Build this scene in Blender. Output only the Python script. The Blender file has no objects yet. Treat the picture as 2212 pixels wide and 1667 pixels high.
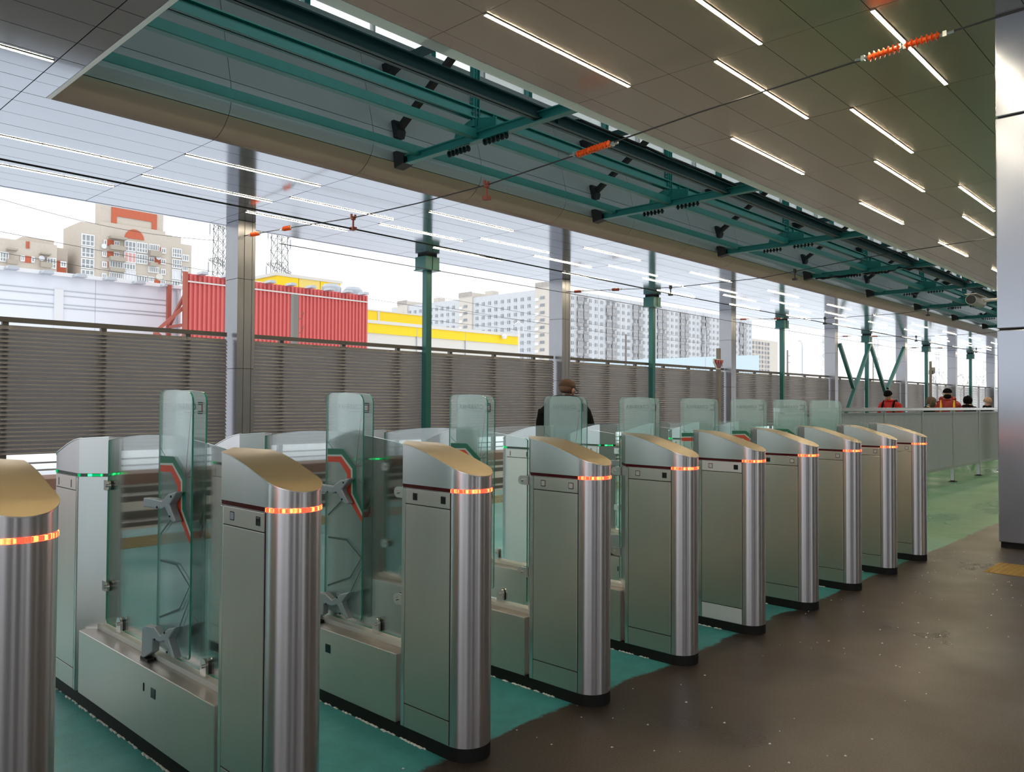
import bpy, bmesh, math, random
from math import pi, sin, cos, sqrt, radians, atan2
from mathutils import Vector, Matrix

# ------------------------------------------------------------------ camera, sky, exposure
S = bpy.context.scene
COL = S.collection
CAM_Z = 1.55
FPX = 1726.76
_yaw, _pit, _rol = radians(43.399), radians(1.2093), radians(-0.3186)
_f = Vector((cos(_yaw)*cos(_pit), sin(_yaw)*cos(_pit), sin(_pit)))
_r0 = Vector((sin(_yaw), -cos(_yaw), 0)); _d0 = _f.cross(_r0)
_r = _r0*cos(_rol) + _d0*sin(_rol); _d = -_r0*sin(_rol) + _d0*cos(_rol)
cam_data = bpy.data.cameras.new('camera')
cam_data.sensor_width = 36.0
cam_data.lens = FPX/2212*36.0
cam_data.clip_end = 3000
cam = bpy.data.objects.new('camera', cam_data)
COL.objects.link(cam)
_m = Matrix((( _r.x, -_d.x, -_f.x, 0), (_r.y, -_d.y, -_f.y, 0), (_r.z, -_d.z, -_f.z, CAM_Z), (0, 0, 0, 1)))
cam.matrix_world = _m
S.camera = cam

world = bpy.data.worlds.new('overcast_sky')
S.world = world
world.use_nodes = True
wt = world.node_tree
wt.nodes.clear()
wo = wt.nodes.new('ShaderNodeOutputWorld')
wb = wt.nodes.new('ShaderNodeBackground')
wc = wt.nodes.new('ShaderNodeTexCoord')
wn = wt.nodes.new('ShaderNodeTexNoise'); wn.inputs['Scale'].default_value = 1.6; wn.inputs['Detail'].default_value = 3
wr = wt.nodes.new('ShaderNodeValToRGB')
wr.color_ramp.elements[0].color = (0.90, 0.95, 1.0, 1); wr.color_ramp.elements[0].position = 0.3
wr.color_ramp.elements[1].color = (0.98, 1.0, 1.0, 1); wr.color_ramp.elements[1].position = 0.7
wt.links.new(wc.outputs['Generated'], wn.inputs['Vector'])
wt.links.new(wn.outputs['Fac'], wr.inputs['Fac'])
wt.links.new(wr.outputs['Color'], wb.inputs['Color'])
wb.inputs['Strength'].default_value = 1.0
wt.links.new(wb.outputs['Background'], wo.inputs['Surface'])

S.view_settings.view_transform = 'Standard'
S.view_settings.look = 'None'
S.view_settings.gamma = 1.0
S.view_settings.use_curve_mapping = False
S.view_settings.exposure = 0.68
LAMP = 50.0           # strength of the ceiling strip lamps
S.cycles.transparent_max_bounces = 40
S.cycles.max_bounces = 8
S.cycles.glossy_bounces = 5
S.cycles.use_denoising = True
S.cycles.sample_clamp_indirect = 6.0
random.seed(7)

def at(px, py, y=None, x=None, z=None):
    """point where the line of sight of an image position meets a plane (used to read off plans)"""
    r = _r*((px-1106)/FPX) + _d*((py-833.5)/FPX) + _f
    if y is not None: t = y/r.y
    elif x is not None: t = x/r.x
    else: t = (z-CAM_Z)/r.z
    return Vector((0, 0, CAM_Z)) + r*t

# ------------------------------------------------------------------ materials
def mat(name, color, rough=0.5, metal=0.0, spec=0.5, aniso=0.0, noise=0.0, nscale=20.0, bump=0.0, bscale=60.0,
        stretch=None, emit=None, estr=0.0, rnoise=0.0, coat=0.0):
    m = bpy.data.materials.new(name); m.use_nodes = True
    nt = m.node_tree; b = nt.nodes['Principled BSDF']
    b.inputs['Base Color'].default_value = (*color, 1)
    b.inputs['Roughness'].default_value = rough
    b.inputs['Metallic'].default_value = metal
    b.inputs['Specular IOR Level'].default_value = spec
    if coat: b.inputs['Coat Weight'].default_value = coat
    if aniso:
        b.inputs['Anisotropic'].default_value = aniso
        b.inputs['Anisotropic Rotation'].default_value = 0.25
        tg = nt.nodes.new('ShaderNodeTangent'); tg.direction_type = 'RADIAL'; tg.axis = 'Z'
        nt.links.new(tg.outputs['Tangent'], b.inputs['Tangent'])
    if noise or bump or rnoise:
        tc = nt.nodes.new('ShaderNodeTexCoord'); vec = tc.outputs['Object']
        if stretch:
            mp = nt.nodes.new('ShaderNodeMapping'); mp.inputs['Scale'].default_value = stretch
            nt.links.new(vec, mp.inputs['Vector']); vec = mp.outputs['Vector']
        n = nt.nodes.new('ShaderNodeTexNoise'); n.inputs['Scale'].default_value = nscale; n.inputs['Detail'].default_value = 5
        nt.links.new(vec, n.inputs['Vector'])
        if noise:
            mx = nt.nodes.new('ShaderNodeMix'); mx.data_type = 'RGBA'
            mx.inputs['A'].default_value = (*[c*(1-noise) for c in color], 1)
            mx.inputs['B'].default_value = (*[min(1, c*(1+noise)) for c in color], 1)
            nt.links.new(n.outputs['Fac'], mx.inputs['Factor'])
            nt.links.new(mx.outputs['Result'], b.inputs['Base Color'])
        if rnoise:
            mr = nt.nodes.new('ShaderNodeMapRange')
            mr.inputs['To Min'].default_value = max(0.02, rough-rnoise); mr.inputs['To Max'].default_value = min(1, rough+rnoise)
            nt.links.new(n.outputs['Fac'], mr.inputs['Value']); nt.links.new(mr.outputs['Result'], b.inputs['Roughness'])
        if bump:
            n2 = nt.nodes.new('ShaderNodeTexNoise'); n2.inputs['Scale'].default_value = bscale; n2.inputs['Detail'].default_value = 4
            nt.links.new(vec, n2.inputs['Vector'])
            bp = nt.nodes.new('ShaderNodeBump'); bp.inputs['Strength'].default_value = bump; bp.inputs['Distance'].default_value = 0.01
            nt.links.new(n2.outputs['Fac'], bp.inputs['Height']); nt.links.new(bp.outputs['Normal'], b.inputs['Normal'])
    if emit:
        b.inputs['Emission Color'].default_value = (*emit, 1); b.inputs['Emission Strength'].default_value = estr
    return m

def glassy(name, tint, body, alpha, rough=0.05, gloss=1.0, speckle=0.0):
    """pane: tinted see-through + a share of translucent body + surface reflection"""
    m = bpy.data.materials.new(name); m.use_nodes = True
    nt = m.node_tree; nt.nodes.clear()
    out = nt.nodes.new('ShaderNodeOutputMaterial')
    tr = nt.nodes.new('ShaderNodeBsdfTransparent'); tr.inputs['Color'].default_value = (*tint, 1)
    df = nt.nodes.new('ShaderNodeBsdfDiffuse'); df.inputs['Color'].default_value = (*body, 1)
    tl = nt.nodes.new('ShaderNodeBsdfTranslucent'); tl.inputs['Color'].default_value = (*body, 1)
    mb = nt.nodes.new('ShaderNodeMixShader'); mb.inputs[0].default_value = 0.45
    nt.links.new(df.outputs[0], mb.inputs[1]); nt.links.new(tl.outputs[0], mb.inputs[2])
    m1 = nt.nodes.new('ShaderNodeMixShader'); m1.inputs[0].default_value = alpha
    nt.links.new(tr.outputs[0], m1.inputs[1]); nt.links.new(mb.outputs[0], m1.inputs[2])
    gl = nt.nodes.new('ShaderNodeBsdfGlossy'); gl.inputs['Roughness'].default_value = rough
    fr = nt.nodes.new('ShaderNodeLayerWeight'); fr.inputs['Blend'].default_value = 0.25
    mu = nt.nodes.new('ShaderNodeMath'); mu.operation = 'MULTIPLY'; mu.inputs[1].default_value = gloss
    nt.links.new(fr.outputs['Fresnel'], mu.inputs[0])
    m2 = nt.nodes.new('ShaderNodeMixShader')
    nt.links.new(mu.outputs[0], m2.inputs[0]); nt.links.new(m1.outputs[0], m2.inputs[1]); nt.links.new(gl.outputs[0], m2.inputs[2])
    nt.links.new(m2.outputs[0], out.inputs['Surface'])
    return m

def led(name, c_dim, c_hot, s_dim, s_hot, scale):
    m = bpy.data.materials.new(name); m.use_nodes = True
    nt = m.node_tree; nt.nodes.clear()
    out = nt.nodes.new('ShaderNodeOutputMaterial'); em = nt.nodes.new('ShaderNodeEmission')
    tc = nt.nodes.new('ShaderNodeTexCoord'); n = nt.nodes.new('ShaderNodeTexNoise'); n.inputs['Scale'].default_value = scale
    n.inputs['Detail'].default_value = 2
    mr = nt.nodes.new('ShaderNodeMapRange'); mr.inputs['From Min'].default_value = 0.51; mr.inputs['From Max'].default_value = 0.72
    mx = nt.nodes.new('ShaderNodeMix'); mx.data_type = 'RGBA'
    mx.inputs['A'].default_value = (*[c*s_dim for c in c_dim], 1); mx.inputs['B'].default_value = (*[c*s_hot for c in c_hot], 1)
    mp = nt.nodes.new('ShaderNodeMapping'); mp.inputs['Scale'].default_value = (1, 1, 0.02)
    nt.links.new(tc.outputs['Object'], mp.inputs['Vector']); nt.links.new(mp.outputs['Vector'], n.inputs['Vector']); nt.links.new(n.outputs['Fac'], mr.inputs['Value'])
    nt.links.new(mr.outputs['Result'], mx.inputs['Factor']); nt.links.new(mx.outputs['Result'], em.inputs['Color'])
    nt.links.new(em.outputs[0], out.inputs['Surface'])
    return m

M = {}
M['steel'] = mat('brushed_steel', (0.71, 0.70, 0.72), 0.30, 1.0, aniso=0.75, noise=0.06, nscale=9, stretch=(1, 1, 0.15))
M['steel_side'] = mat('satin_steel_sheet', (0.74, 0.665, 0.62), 0.36, 1.0, aniso=0.6, noise=0.05, nscale=7, stretch=(1, 1, 0.2))
M['steel_lid'] = mat('satin_steel_gold_reflection', (0.275, 0.21, 0.12), 0.32, 1.0, noise=0.05, nscale=14)  # plain steel lid; gold reflection of the warm ceiling put into its colour
M['steel_edge'] = mat('bright_edge_steel', (0.80, 0.79, 0.77), 0.25, 1.0)
M['seam'] = mat('seam_black', (0.012, 0.012, 0.012), 0.6)
M['rubber'] = mat('black_rubber', (0.006, 0.006, 0.006), 0.65, noise=0.2)
M['film'] = mat('pale_protective_film', (0.82, 0.85, 0.92), 0.45)
M['screen'] = mat('reader_window', (0.02, 0.02, 0.022), 0.12)
M['screen_lit'] = mat('reader_display', (0.50, 0.55, 0.72), 0.2)
M['sticker'] = mat('white_paper_sticker', (0.75, 0.74, 0.76), 0.6)
M['red_led'] = led('red_led_band', (1.0, 0.02, 0.01), (1.0, 0.21, 0.045), 5.0, 8.0, 75)
M['green_led'] = led('green_led_band', (0.0, 0.30, 0.08), (0.04, 1.0, 0.22), 1.2, 4.5, 26)
M['band_dark'] = mat('dark_red_acrylic', (0.10, 0.008, 0.012), 0.12)
M['band_green'] = mat('dark_green_acrylic', (0.005, 0.05, 0.02), 0.12)
M['glass'] = glassy('clear_safety_glass', (0.955, 0.99, 0.98), (0.60, 0.74, 0.70), 0.02, 0.03, 0.8)
M['frost'] = glassy('frosted_door_glass', (0.93, 0.98, 0.97), (0.76, 0.91, 0.97), 0.21, 0.06, 0.55)
M['gedge'] = mat('green_glass_edge', (0.06, 0.40, 0.29), 0.15, coat=0.4)
M['ptgreen'] = mat('green_print', (0.008, 0.17, 0.10), 0.5)
M['ptred'] = mat('red_print', (0.78, 0.06, 0.015), 0.5)
M['ptwhite'] = mat('pale_print', (0.62, 0.68, 0.62), 0.5)
M['ptgrey'] = mat('grey_print', (0.09, 0.14, 0.13), 0.5)
M['ptink'] = mat('teal_ink', (0.012, 0.05, 0.05), 0.5)
M['ptline'] = mat('thin_red_print', (0.16, 0.03, 0.025), 0.5)
M['cast'] = mat('grey_powder_coat', (0.40, 0.43, 0.47), 0.42, 0.3, noise=0.04)
M['trough'] = mat('pale_glazing_channel', (0.72, 0.72, 0.70), 0.45)
M['ceil'] = mat('ceiling_panel_metal', (0.335, 0.37, 0.425), 0.12, 0.85, noise=0.05, nscale=0.9, rnoise=0.03)
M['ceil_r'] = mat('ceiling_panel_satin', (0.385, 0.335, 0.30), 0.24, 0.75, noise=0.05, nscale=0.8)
M['clad'] = mat('cladding_metal', (0.50, 0.55, 0.58), 0.24, 0.45, noise=0.04, nscale=0.7)
M['clad_foot'] = mat('cladding_metal_floor_reflection', (0.42, 0.375, 0.335), 0.22, 0.7, noise=0.04, nscale=0.7)  # brown reflection of the floor put into the colour of the foot row
M['fascia'] = mat('white_fascia', (0.90, 0.90, 0.90), 0.35)
M['void'] = mat('dark_void', (0.01, 0.01, 0.012), 0.9)
M['col'] = mat('column_cladding', (0.28, 0.285, 0.31), 0.28, 0.75, noise=0.05, nscale=1.5)
M['col_r'] = mat('column_cladding_pale', (0.42, 0.455, 0.54), 0.20, 0.65, noise=0.05, nscale=1.0)
M['teal_post'] = mat('deep_teal_post', (0.012, 0.105, 0.095), 0.4, 0.1, noise=0.12, nscale=5)
M['teal'] = mat('teal_painted_steel', (0.020, 0.215, 0.20), 0.42, 0.1, noise=0.12, nscale=5)
M['teal_dk'] = mat('dark_teal_steel', (0.014, 0.075, 0.085), 0.5, 0.1, noise=0.15, nscale=5)
M['black'] = mat('black_steel', (0.008, 0.010, 0.012), 0.55)
M['bolt'] = mat('zinc_bolt', (0.5, 0.52, 0.52), 0.35, 0.9)
M['insul'] = mat('dark_insulator', (0.012, 0.03, 0.03), 0.25)
M['darkins'] = mat('brown_insulator', (0.16, 0.022, 0.012), 0.4)
M['orange'] = mat('orange_polymer', (0.75, 0.10, 0.012), 0.4)
M['wire'] = mat('wire_grey', (0.05, 0.05, 0.055), 0.5, 0.5)
M['cable'] = mat('black_cable', (0.006, 0.007, 0.008), 0.6)
M['slat'] = mat('louvre_slat', (0.25, 0.24, 0.245), 0.40, 0.3, noise=0.08, nscale=2)
M['fpost'] = mat('fence_post', (0.12, 0.112, 0.108), 0.5, 0.4)
M['rail'] = mat('railing_light_grey', (0.50, 0.54, 0.56), 0.4, 0.3)
M['rail_top'] = mat('railing_handrail', (0.62, 0.63, 0.63), 0.25, 0.9)
M['snow'] = mat('snow', (0.86, 0.88, 0.92), 0.8, noise=0.06, nscale=0.15, bump=0.4, bscale=2)
M['bed'] = mat('track_bed', (0.30, 0.295, 0.28), 0.6, noise=0.45, nscale=3, bump=0.5, bscale=14)
M['conc'] = mat('pale_concrete', (0.42, 0.40, 0.36), 0.7, noise=0.25, nscale=4, bump=0.3, bscale=20)
M['kerb'] = mat('reddish_concrete', (0.32, 0.20, 0.17), 0.7, noise=0.2, nscale=3)
M['railsteel'] = mat('rail_steel', (0.20, 0.18, 0.165), 0.45, 0.5)
M['yellow'] = mat('yellow_tactile', (0.36, 0.23, 0.045), 0.6, noise=0.25, nscale=8)
M['yellow2'] = mat('dusty_tactile', (0.36, 0.29, 0.14), 0.7, noise=0.3, nscale=8)
M['lamp'] = mat('lamp_diffuser', (1, 0.95, 0.85), 0.4, emit=(1.0, 0.84, 0.57), estr=LAMP)
M['lampcase'] = mat('lamp_channel', (0.35, 0.33, 0.30), 0.5)
M['cctv'] = mat('white_plastic', (0.74, 0.72, 0.66), 0.4)
M['brick'] = mat('beige_brick', (0.57, 0.505, 0.435), 0.85, noise=0.10, nscale=2.5)
M['brick2'] = mat('beige_brick_side', (0.55, 0.48, 0.41), 0.85, noise=0.08, nscale=2.5)
M['redbrick'] = mat('red_brick_panel', (0.52, 0.13, 0.07), 0.85, noise=0.12, nscale=3)
M['winfr'] = mat('white_window_frame', (0.74, 0.74, 0.74), 0.5)
M['pane'] = mat('window_pane', (0.30, 0.33, 0.35), 0.15, noise=0.3, nscale=0.8)
M['pane_pk'] = mat('pink_curtain_pane', (0.72, 0.38, 0.36), 0.4)
M['balc'] = mat('grey_balcony', (0.40, 0.35, 0.29), 0.8, noise=0.15)
M['wh'] = mat('white_sheet_cladding', (0.74, 0.76, 0.82), 0.45, noise=0.03, nscale=1)
M['whp'] = mat('white_painted_trim', (0.72, 0.72, 0.73), 0.5)
M['red'] = mat('red_corrugated_sheet', (0.60, 0.12, 0.11), 0.42, noise=0.06, nscale=2)
M['redfr'] = mat('rusty_red_frame', (0.36, 0.09, 0.06), 0.6)
M['yel'] = mat('yellow_sheet', (0.88, 0.60, 0.0), 0.45, noise=0.03)
M['cream'] = mat('cream_sheet', (0.66, 0.63, 0.58), 0.6)
M['galv'] = mat('galvanised_steel', (0.45, 0.48, 0.52), 0.4, 0.5, noise=0.1)
M['panelb'] = mat('pale_concrete_panel', (0.56, 0.57, 0.59), 0.85, noise=0.08, nscale=0.5)
M['panelb2'] = mat('warm_concrete_panel', (0.60, 0.55, 0.49), 0.85, noise=0.08, nscale=0.5)
M['stain'] = mat('stained_concrete', (0.40, 0.36, 0.33), 0.9, noise=0.25, nscale=1.0)
M['farpane'] = mat('far_window', (0.24, 0.25, 0.27), 0.3, noise=0.5, nscale=0.35)
M['loggia'] = mat('loggia_sheet', (0.36, 0.35, 0.35), 0.6, noise=0.5, nscale=0.3)
M['hall'] = mat('pale_blue_sheet', (0.50, 0.61, 0.68), 0.5)
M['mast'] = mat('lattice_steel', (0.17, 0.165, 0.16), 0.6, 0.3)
M['mast_far'] = mat('lattice_steel_hazed', (0.42, 0.42, 0.43), 0.6)  # same lattice steel, distance haze put into the paler colour
M['pole'] = mat('weathered_concrete', (0.20, 0.185, 0.165), 0.85, noise=0.2)
M['bark'] = mat('bare_bark', (0.20, 0.17, 0.15), 0.9)
M['skin'] = mat('skin', (0.52, 0.27, 0.19), 0.5)
M['skin2'] = mat('skin_pale', (0.56, 0.34, 0.26), 0.5)
M['hair'] = mat('short_brown_hair', (0.085, 0.04, 0.022), 0.75, noise=0.3, nscale=120, bump=0.5, bscale=200)
M['hairline'] = mat('cropped_hair', (0.19, 0.10, 0.065), 0.8, noise=0.2, nscale=120)
M['blackcloth'] = mat('black_cloth', (0.004, 0.004, 0.005), 0.9, spec=0.12, noise=0.2, nscale=30)
M['trousers'] = mat('dark_trousers', (0.016, 0.017, 0.022), 0.8)
M['redcloth'] = mat('red_jacket', (0.52, 0.012, 0.014), 0.65, noise=0.15, nscale=12)
M['darkred'] = mat('dark_red_jacket', (0.26, 0.008, 0.012), 0.6, noise=0.2, nscale=12)
M['yelcloth'] = mat('yellow_strap', (0.72, 0.42, 0.01), 0.6)
M['fur'] = mat('brown_fur', (0.12, 0.085, 0.065), 0.95, noise=0.4, nscale=60, bump=1.0, bscale=90)
M['beige'] = mat('beige_knit', (0.46, 0.31, 0.23), 0.9, bump=0.4, bscale=120)
M['shoe'] = mat('shoe', (0.01, 0.01, 0.01), 0.5)
M['signal'] = mat('signal_dark_red', (0.13, 0.008, 0.012), 0.3)
M['lens'] = mat('signal_lens', (0.42, 0.03, 0.03), 0.2)

# platform floor: worn dark asphalt near the camera, painted green deck past the gates
def floor_mat():
    m = bpy.data.materials.new('painted_asphalt'); m.use_nodes = True
    nt = m.node_tree; b = nt.nodes['Principled BSDF']; L = nt.links.new; N = nt.nodes.new
    tc = N('ShaderNodeTexCoord'); sx = N('ShaderNodeSeparateXYZ'); L(tc.outputs['Object'], sx.inputs[0])
    n1 = N('ShaderNodeTexNoise'); n1.inputs['Scale'].default_value = 2.2; n1.inputs['Detail'].default_value = 9; n1.inputs['Roughness'].default_value = 0.7
    L(tc.outputs['Object'], n1.inputs['Vector'])
    # paint edge along y = 2.62 with a ragged border
    a = N('ShaderNodeMath'); a.operation = 'MULTIPLY_ADD'; a.inputs[1].default_value = 0.22; a.inputs[2].default_value = -0.11
    L(n1.outputs['Fac'], a.inputs[0])
    s = N('ShaderNodeMath'); s.operation = 'ADD'; L(sx.outputs['Y'], s.inputs[0]); L(a.outputs[0], s.inputs[1])
    e = N('ShaderNodeMapRange'); e.inputs['From Min'].default_value = 2.605; e.inputs['From Max'].default_value = 2.63
    L(s.outputs[0], e.inputs['Value'])
    # asphalt colour
    n2 = N('ShaderNodeTexNoise'); n2.inputs['Scale'].default_value = 0.8; n2.inputs['Detail'].default_value = 6
    L(tc.outputs['Object'], n2.inputs['Vector'])
    n3 = N('ShaderNodeTexNoise'); n3.inputs['Scale'].default_value = 90; n3.inputs['Detail'].default_value = 3
    L(tc.outputs['Object'], n3.inputs['Vector'])
    r1 = N('ShaderNodeValToRGB'); r1.color_ramp.elements[0].position = 0.3; r1.color_ramp.elements[1].position = 0.72
    r1.color_ramp.elements[0].color = (0.026, 0.021, 0.019, 1); r1.color_ramp.elements[1].color = (0.080, 0.063, 0.053, 1)
    L(n2.outputs['Fac'], r1.inputs['Fac'])
    g = N('ShaderNodeMix'); g.data_type = 'RGBA'; g.blend_type = 'MULTIPLY'; g.inputs['Factor'].default_value = 0.5
    r3 = N('ShaderNodeMapRange'); r3.inputs['From Min'].default_value = 0.3; r3.inputs['From Max'].default_value = 0.7
    r3.inputs['To Min'].default_value = 0.5; r3.inputs['To Max'].default_value = 1.5
    L(n3.outputs['Fac'], r3.inputs['Value']); L(r1.outputs['Color'], g.inputs['A']); L(r3.outputs['Result'], g.inputs['B'])
    # deck colour: teal between the gates, greener further along
    gx = N('ShaderNodeMapRange'); gx.inputs['From Min'].default_value = 7.5; gx.inputs['From Max'].default_value = 10.5
    L(sx.outputs['X'], gx.inputs['Value'])
    pm = N('ShaderNodeMix'); pm.data_type = 'RGBA'
    pm.inputs['A'].default_value = (0.06, 0.36, 0.40, 1); pm.inputs['B'].default_value = (0.075, 0.235, 0.125, 1)
    L(gx.outputs['Result'], pm.inputs['Factor'])
    pg = N('ShaderNodeMix'); pg.data_type = 'RGBA'; pg.blend_type = 'MULTIPLY'; pg.inputs['Factor'].default_value = 0.7
    r4 = N('ShaderNodeMapRange'); r4.inputs['From Min'].default_value = 0.25; r4.inputs['From Max'].default_value = 0.75
    r4.inputs['To Min'].default_value = 0.55; r4.inputs['To Max'].default_value = 1.35
    n4 = N('ShaderNodeTexNoise'); n4.inputs['Scale'].default_value = 6; n4.inputs['Detail'].default_value = 10; n4.inputs['Roughness'].default_value = 0.75
    L(tc.outputs['Object'], n4.inputs['Vector']); L(n4.outputs['Fac'], r4.inputs['Value'])
    L(pm.outputs['Result'], pg.inputs['A']); L(r4.outputs['Result'], pg.inputs['B'])
    fx = N('ShaderNodeMix'); fx.data_type = 'RGBA'
    L(e.outputs['Result'], fx.inputs['Factor']); L(g.outputs['Result'], fx.inputs['A']); L(pg.outputs['Result'], fx.inputs['B'])
    L(fx.outputs['Result'], b.inputs['Base Color'])
    rr = N('ShaderNodeMapRange'); rr.inputs['To Min'].default_value = 0.22; rr.inputs['To Max'].default_value = 0.60
    rr.inputs['From Min'].default_value = 0.3; rr.inputs['From Max'].default_value = 0.7
    L(n2.outputs['Fac'], rr.inputs['Value']); L(rr.outputs['Result'], b.inputs['Roughness'])
    bp = N('ShaderNodeBump'); bp.inputs['Strength'].default_value = 0.35; bp.inputs['Distance'].default_value = 0.004
    L(n3.outputs['Fac'], bp.inputs['Height']); L(bp.outputs['Normal'], b.inputs['Normal'])
    return m
M['floor'] = floor_mat()

# ------------------------------------------------------------------ mesh helpers
class MB:
    def __init__(s): s.v = []; s.f = []; s.mi = []; s.sm = []
    def add(s, vs, fs, mi=0, smooth=False):
        o = len(s.v); s.v += [tuple(v) for v in vs]
        for f in fs: s.f.append(tuple(i+o for i in f)); s.mi.append(mi); s.sm.append(smooth)
        return s
    def box(s, x0, x1, y0, y1, z0, z1, mi=0):
        x0, x1 = min(x0, x1), max(x0, x1); y0, y1 = min(y0, y1), max(y0, y1); z0, z1 = min(z0, z1), max(z0, z1)
        vs = [(x0,y0,z0),(x1,y0,z0),(x1,y1,z0),(x0,y1,z0),(x0,y0,z1),(x1,y0,z1),(x1,y1,z1),(x0,y1,z1)]
        return s.add(vs, [(0,3,2,1),(4,5,6,7),(0,1,5,4),(1,2,6,5),(2,3,7,6),(3,0,4,7)], mi)
    def prism(s, poly, a0, a1, axis='z', mi=0, capmi=None, smooth=False):
        """poly: 2-D outline (ccw seen from +axis); axis z:(x,y) x:(y,z) y:(x,z)"""
        n = len(poly)
        def p(q, a): return (q[0], q[1], a) if axis == 'z' else ((a, q[0], q[1]) if axis == 'x' else (q[0], a, q[1]))
        vs = [p(q, a0) for q in poly] + [p(q, a1) for q in poly]
        ar = sum(poly[i][0]*poly[(i+1) % n][1]-poly[(i+1) % n][0]*poly[i][1] for i in range(n))
        fl = (ar < 0) != (axis == 'y')
        side = [(i, (i+1) % n, n+(i+1) % n, n+i) for i in range(n)]
        caps = [tuple(range(n-1, -1, -1)), tuple(range(n, 2*n))]
        if fl: side = [f[::-1] for f in side]; caps = [f[::-1] for f in caps]
        s.add(vs, side, mi, smooth)
        o = len(s.v)-2*n
        for c in caps:
            s.f.append(tuple(i+o for i in c)); s.mi.append(mi if capmi is None else capmi); s.sm.append(False)
        return s
    def bar(s, a, b, w, h=None, mi=0):
        """rectangular bar from a to b"""
        h = h or w
        a, b = Vector(a), Vector(b); d = (b-a).normalized()
        up = Vector((0, 0, 1)) if abs(d.z) < 0.95 else Vector((0, 1, 0))
        u = d.cross(up).normalized(); v = u.cross(d)
        vs = [p + u*(w/2*i) + v*(h/2*j) for p in (a, b) for i, j in ((-1,-1),(1,-1),(1,1),(-1,1))]
        return s.add(vs, [(0,1,2,3),(7,6,5,4),(0,4,5,1),(1,5,6,2),(2,6,7,3),(3,7,4,0)], mi)
    def tube(s, pts, r, n=8, mi=0, cap=True):
        pts = [Vector(p) for p in pts]; rs = r if isinstance(r, (list, tuple)) else [r]*len(pts)
        vs = []
        for i, p in enumerate(pts):
            d = (pts[min(i+1, len(pts)-1)]-pts[max(i-1, 0)]).normalized()
            up = Vector((0, 0, 1)) if abs(d.z) < 0.9 else Vector((1, 0, 0))
            u = d.cross(up).normalized(); v = u.cross(d)
            for k in range(n):
                t = 2*pi*k/n; vs.append(p+(u*cos(t)+v*sin(t))*rs[i])
        fs = [(i*n+k, (i+1)*n+k, (i+1)*n+(k+1) % n, i*n+(k+1) % n) for i in range(len(pts)-1) for k in range(n)]
        s.add(vs, fs, mi, True)
        if cap:
            o = len(s.v)-len(vs); m = len(vs)
            s.f.append(tuple(o+k for k in range(n))); s.mi.append(mi); s.sm.append(False)
            s.f.append(tuple(o+m-1-k for k in range(n))); s.mi.append(mi); s.sm.append(False)
        return s
    def lathe(s, prof, c=(0, 0, 0), axis='z', n=16, mi=0):
        """prof: (radius, height) list"""
        vs = []
        for r, h in prof:
            for k in range(n):
                t = 2*pi*k/n; a, b = r*cos(t), r*sin(t)
                q = (a, b, h) if axis == 'z' else ((h, a, b) if axis == 'x' else (b, h, a))
                vs.append((c[0]+q[0], c[1]+q[1], c[2]+q[2]))
        fs = [(i*n+k, i*n+(k+1) % n, (i+1)*n+(k+1) % n, (i+1)*n+k) for i in range(len(prof)-1) for k in range(n)]
        s.add(vs, fs, mi, True)
        o = len(s.v)-len(vs)
        s.f.append(tuple(o+n-1-k for k in range(n))); s.mi.append(mi); s.sm.append(False)
        s.f.append(tuple(o+len(vs)-n+k for k in range(n))); s.mi.append(mi); s.sm.append(False)
        return s
    def mesh(s, name, mats, sharp=40):
        me = bpy.data.meshes.new(name); me.from_pydata(s.v, [], s.f)
        for m in (mats if isinstance(mats, (list, tuple)) else [mats]): me.materials.append(m)
        me.polygons.foreach_set('material_index', s.mi); me.polygons.foreach_set('use_smooth', s.sm)
        if any(s.sm): me.set_sharp_from_angle(angle=radians(sharp))
        me.update(); return me
    def obj(s, name, mats, parent=None, loc=None, bevel=0):
        o = bpy.data.objects.new(name, s.mesh(name, mats)); COL.objects.link(o)
        if parent: o.parent = parent
        if loc: o.location = loc
        if bevel:
            b = o.modifiers.new('edge', 'BEVEL'); b.width = bevel; b.segments = 2; b.limit_method = 'ANGLE'; b.angle_limit = radians(50)
            b.harden_normals = False
        return o

def inst(o, parent=None, loc=None, rot=None, name=None):
    c = o.copy(); COL.objects.link(c)
    if name: c.name = name
    if parent is not None: c.parent = parent
    if loc: c.location = loc
    if rot: c.rotation_euler = rot
    return c
def from_mesh(name, me, parent=None, loc=(0, 0, 0), rot=None):
    o = bpy.data.objects.new(name, me); COL.objects.link(o); o.parent = parent; o.location = loc
    if rot: o.rotation_euler = rot
    return o
def empty(name, loc=(0, 0, 0), rz=0):
    o = bpy.data.objects.new(name, None); COL.objects.link(o); o.location = loc; o.rotation_euler.z = rz
    o.empty_display_size = 0.2; return o
def tag(o, label=None, cat=None, group=None, kind=None):
    if label: o['label'] = label
    if cat: o['category'] = cat
    if group: o['group'] = group
    if kind: o['kind'] = kind
    return o
def struct(o, label=None, cat=None):
    o['kind'] = 'structure'
    if label: o['label'] = label
    if cat: o['category'] = cat
    return o
def copy_tree(o, parent=None):
    c = o.copy(); COL.objects.link(c)
    if parent is not None: c.parent = parent
    for ch in list(o.children): copy_tree(ch, c)
    return c
ORD = ['first', 'second', 'third', 'fourth', 'fifth', 'sixth', 'seventh', 'eighth', 'ninth', 'tenth', 'eleventh', 'twelfth',
       'thirteenth', 'fourteenth', 'fifteenth', 'sixteenth', 'seventeenth', 'eighteenth', 'nineteenth', 'twentieth',
       'twenty-first', 'twenty-second', 'twenty-third', 'twenty-fourth', 'twenty-fifth', 'twenty-sixth', 'twenty-seventh', 'twenty-eighth']
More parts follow.
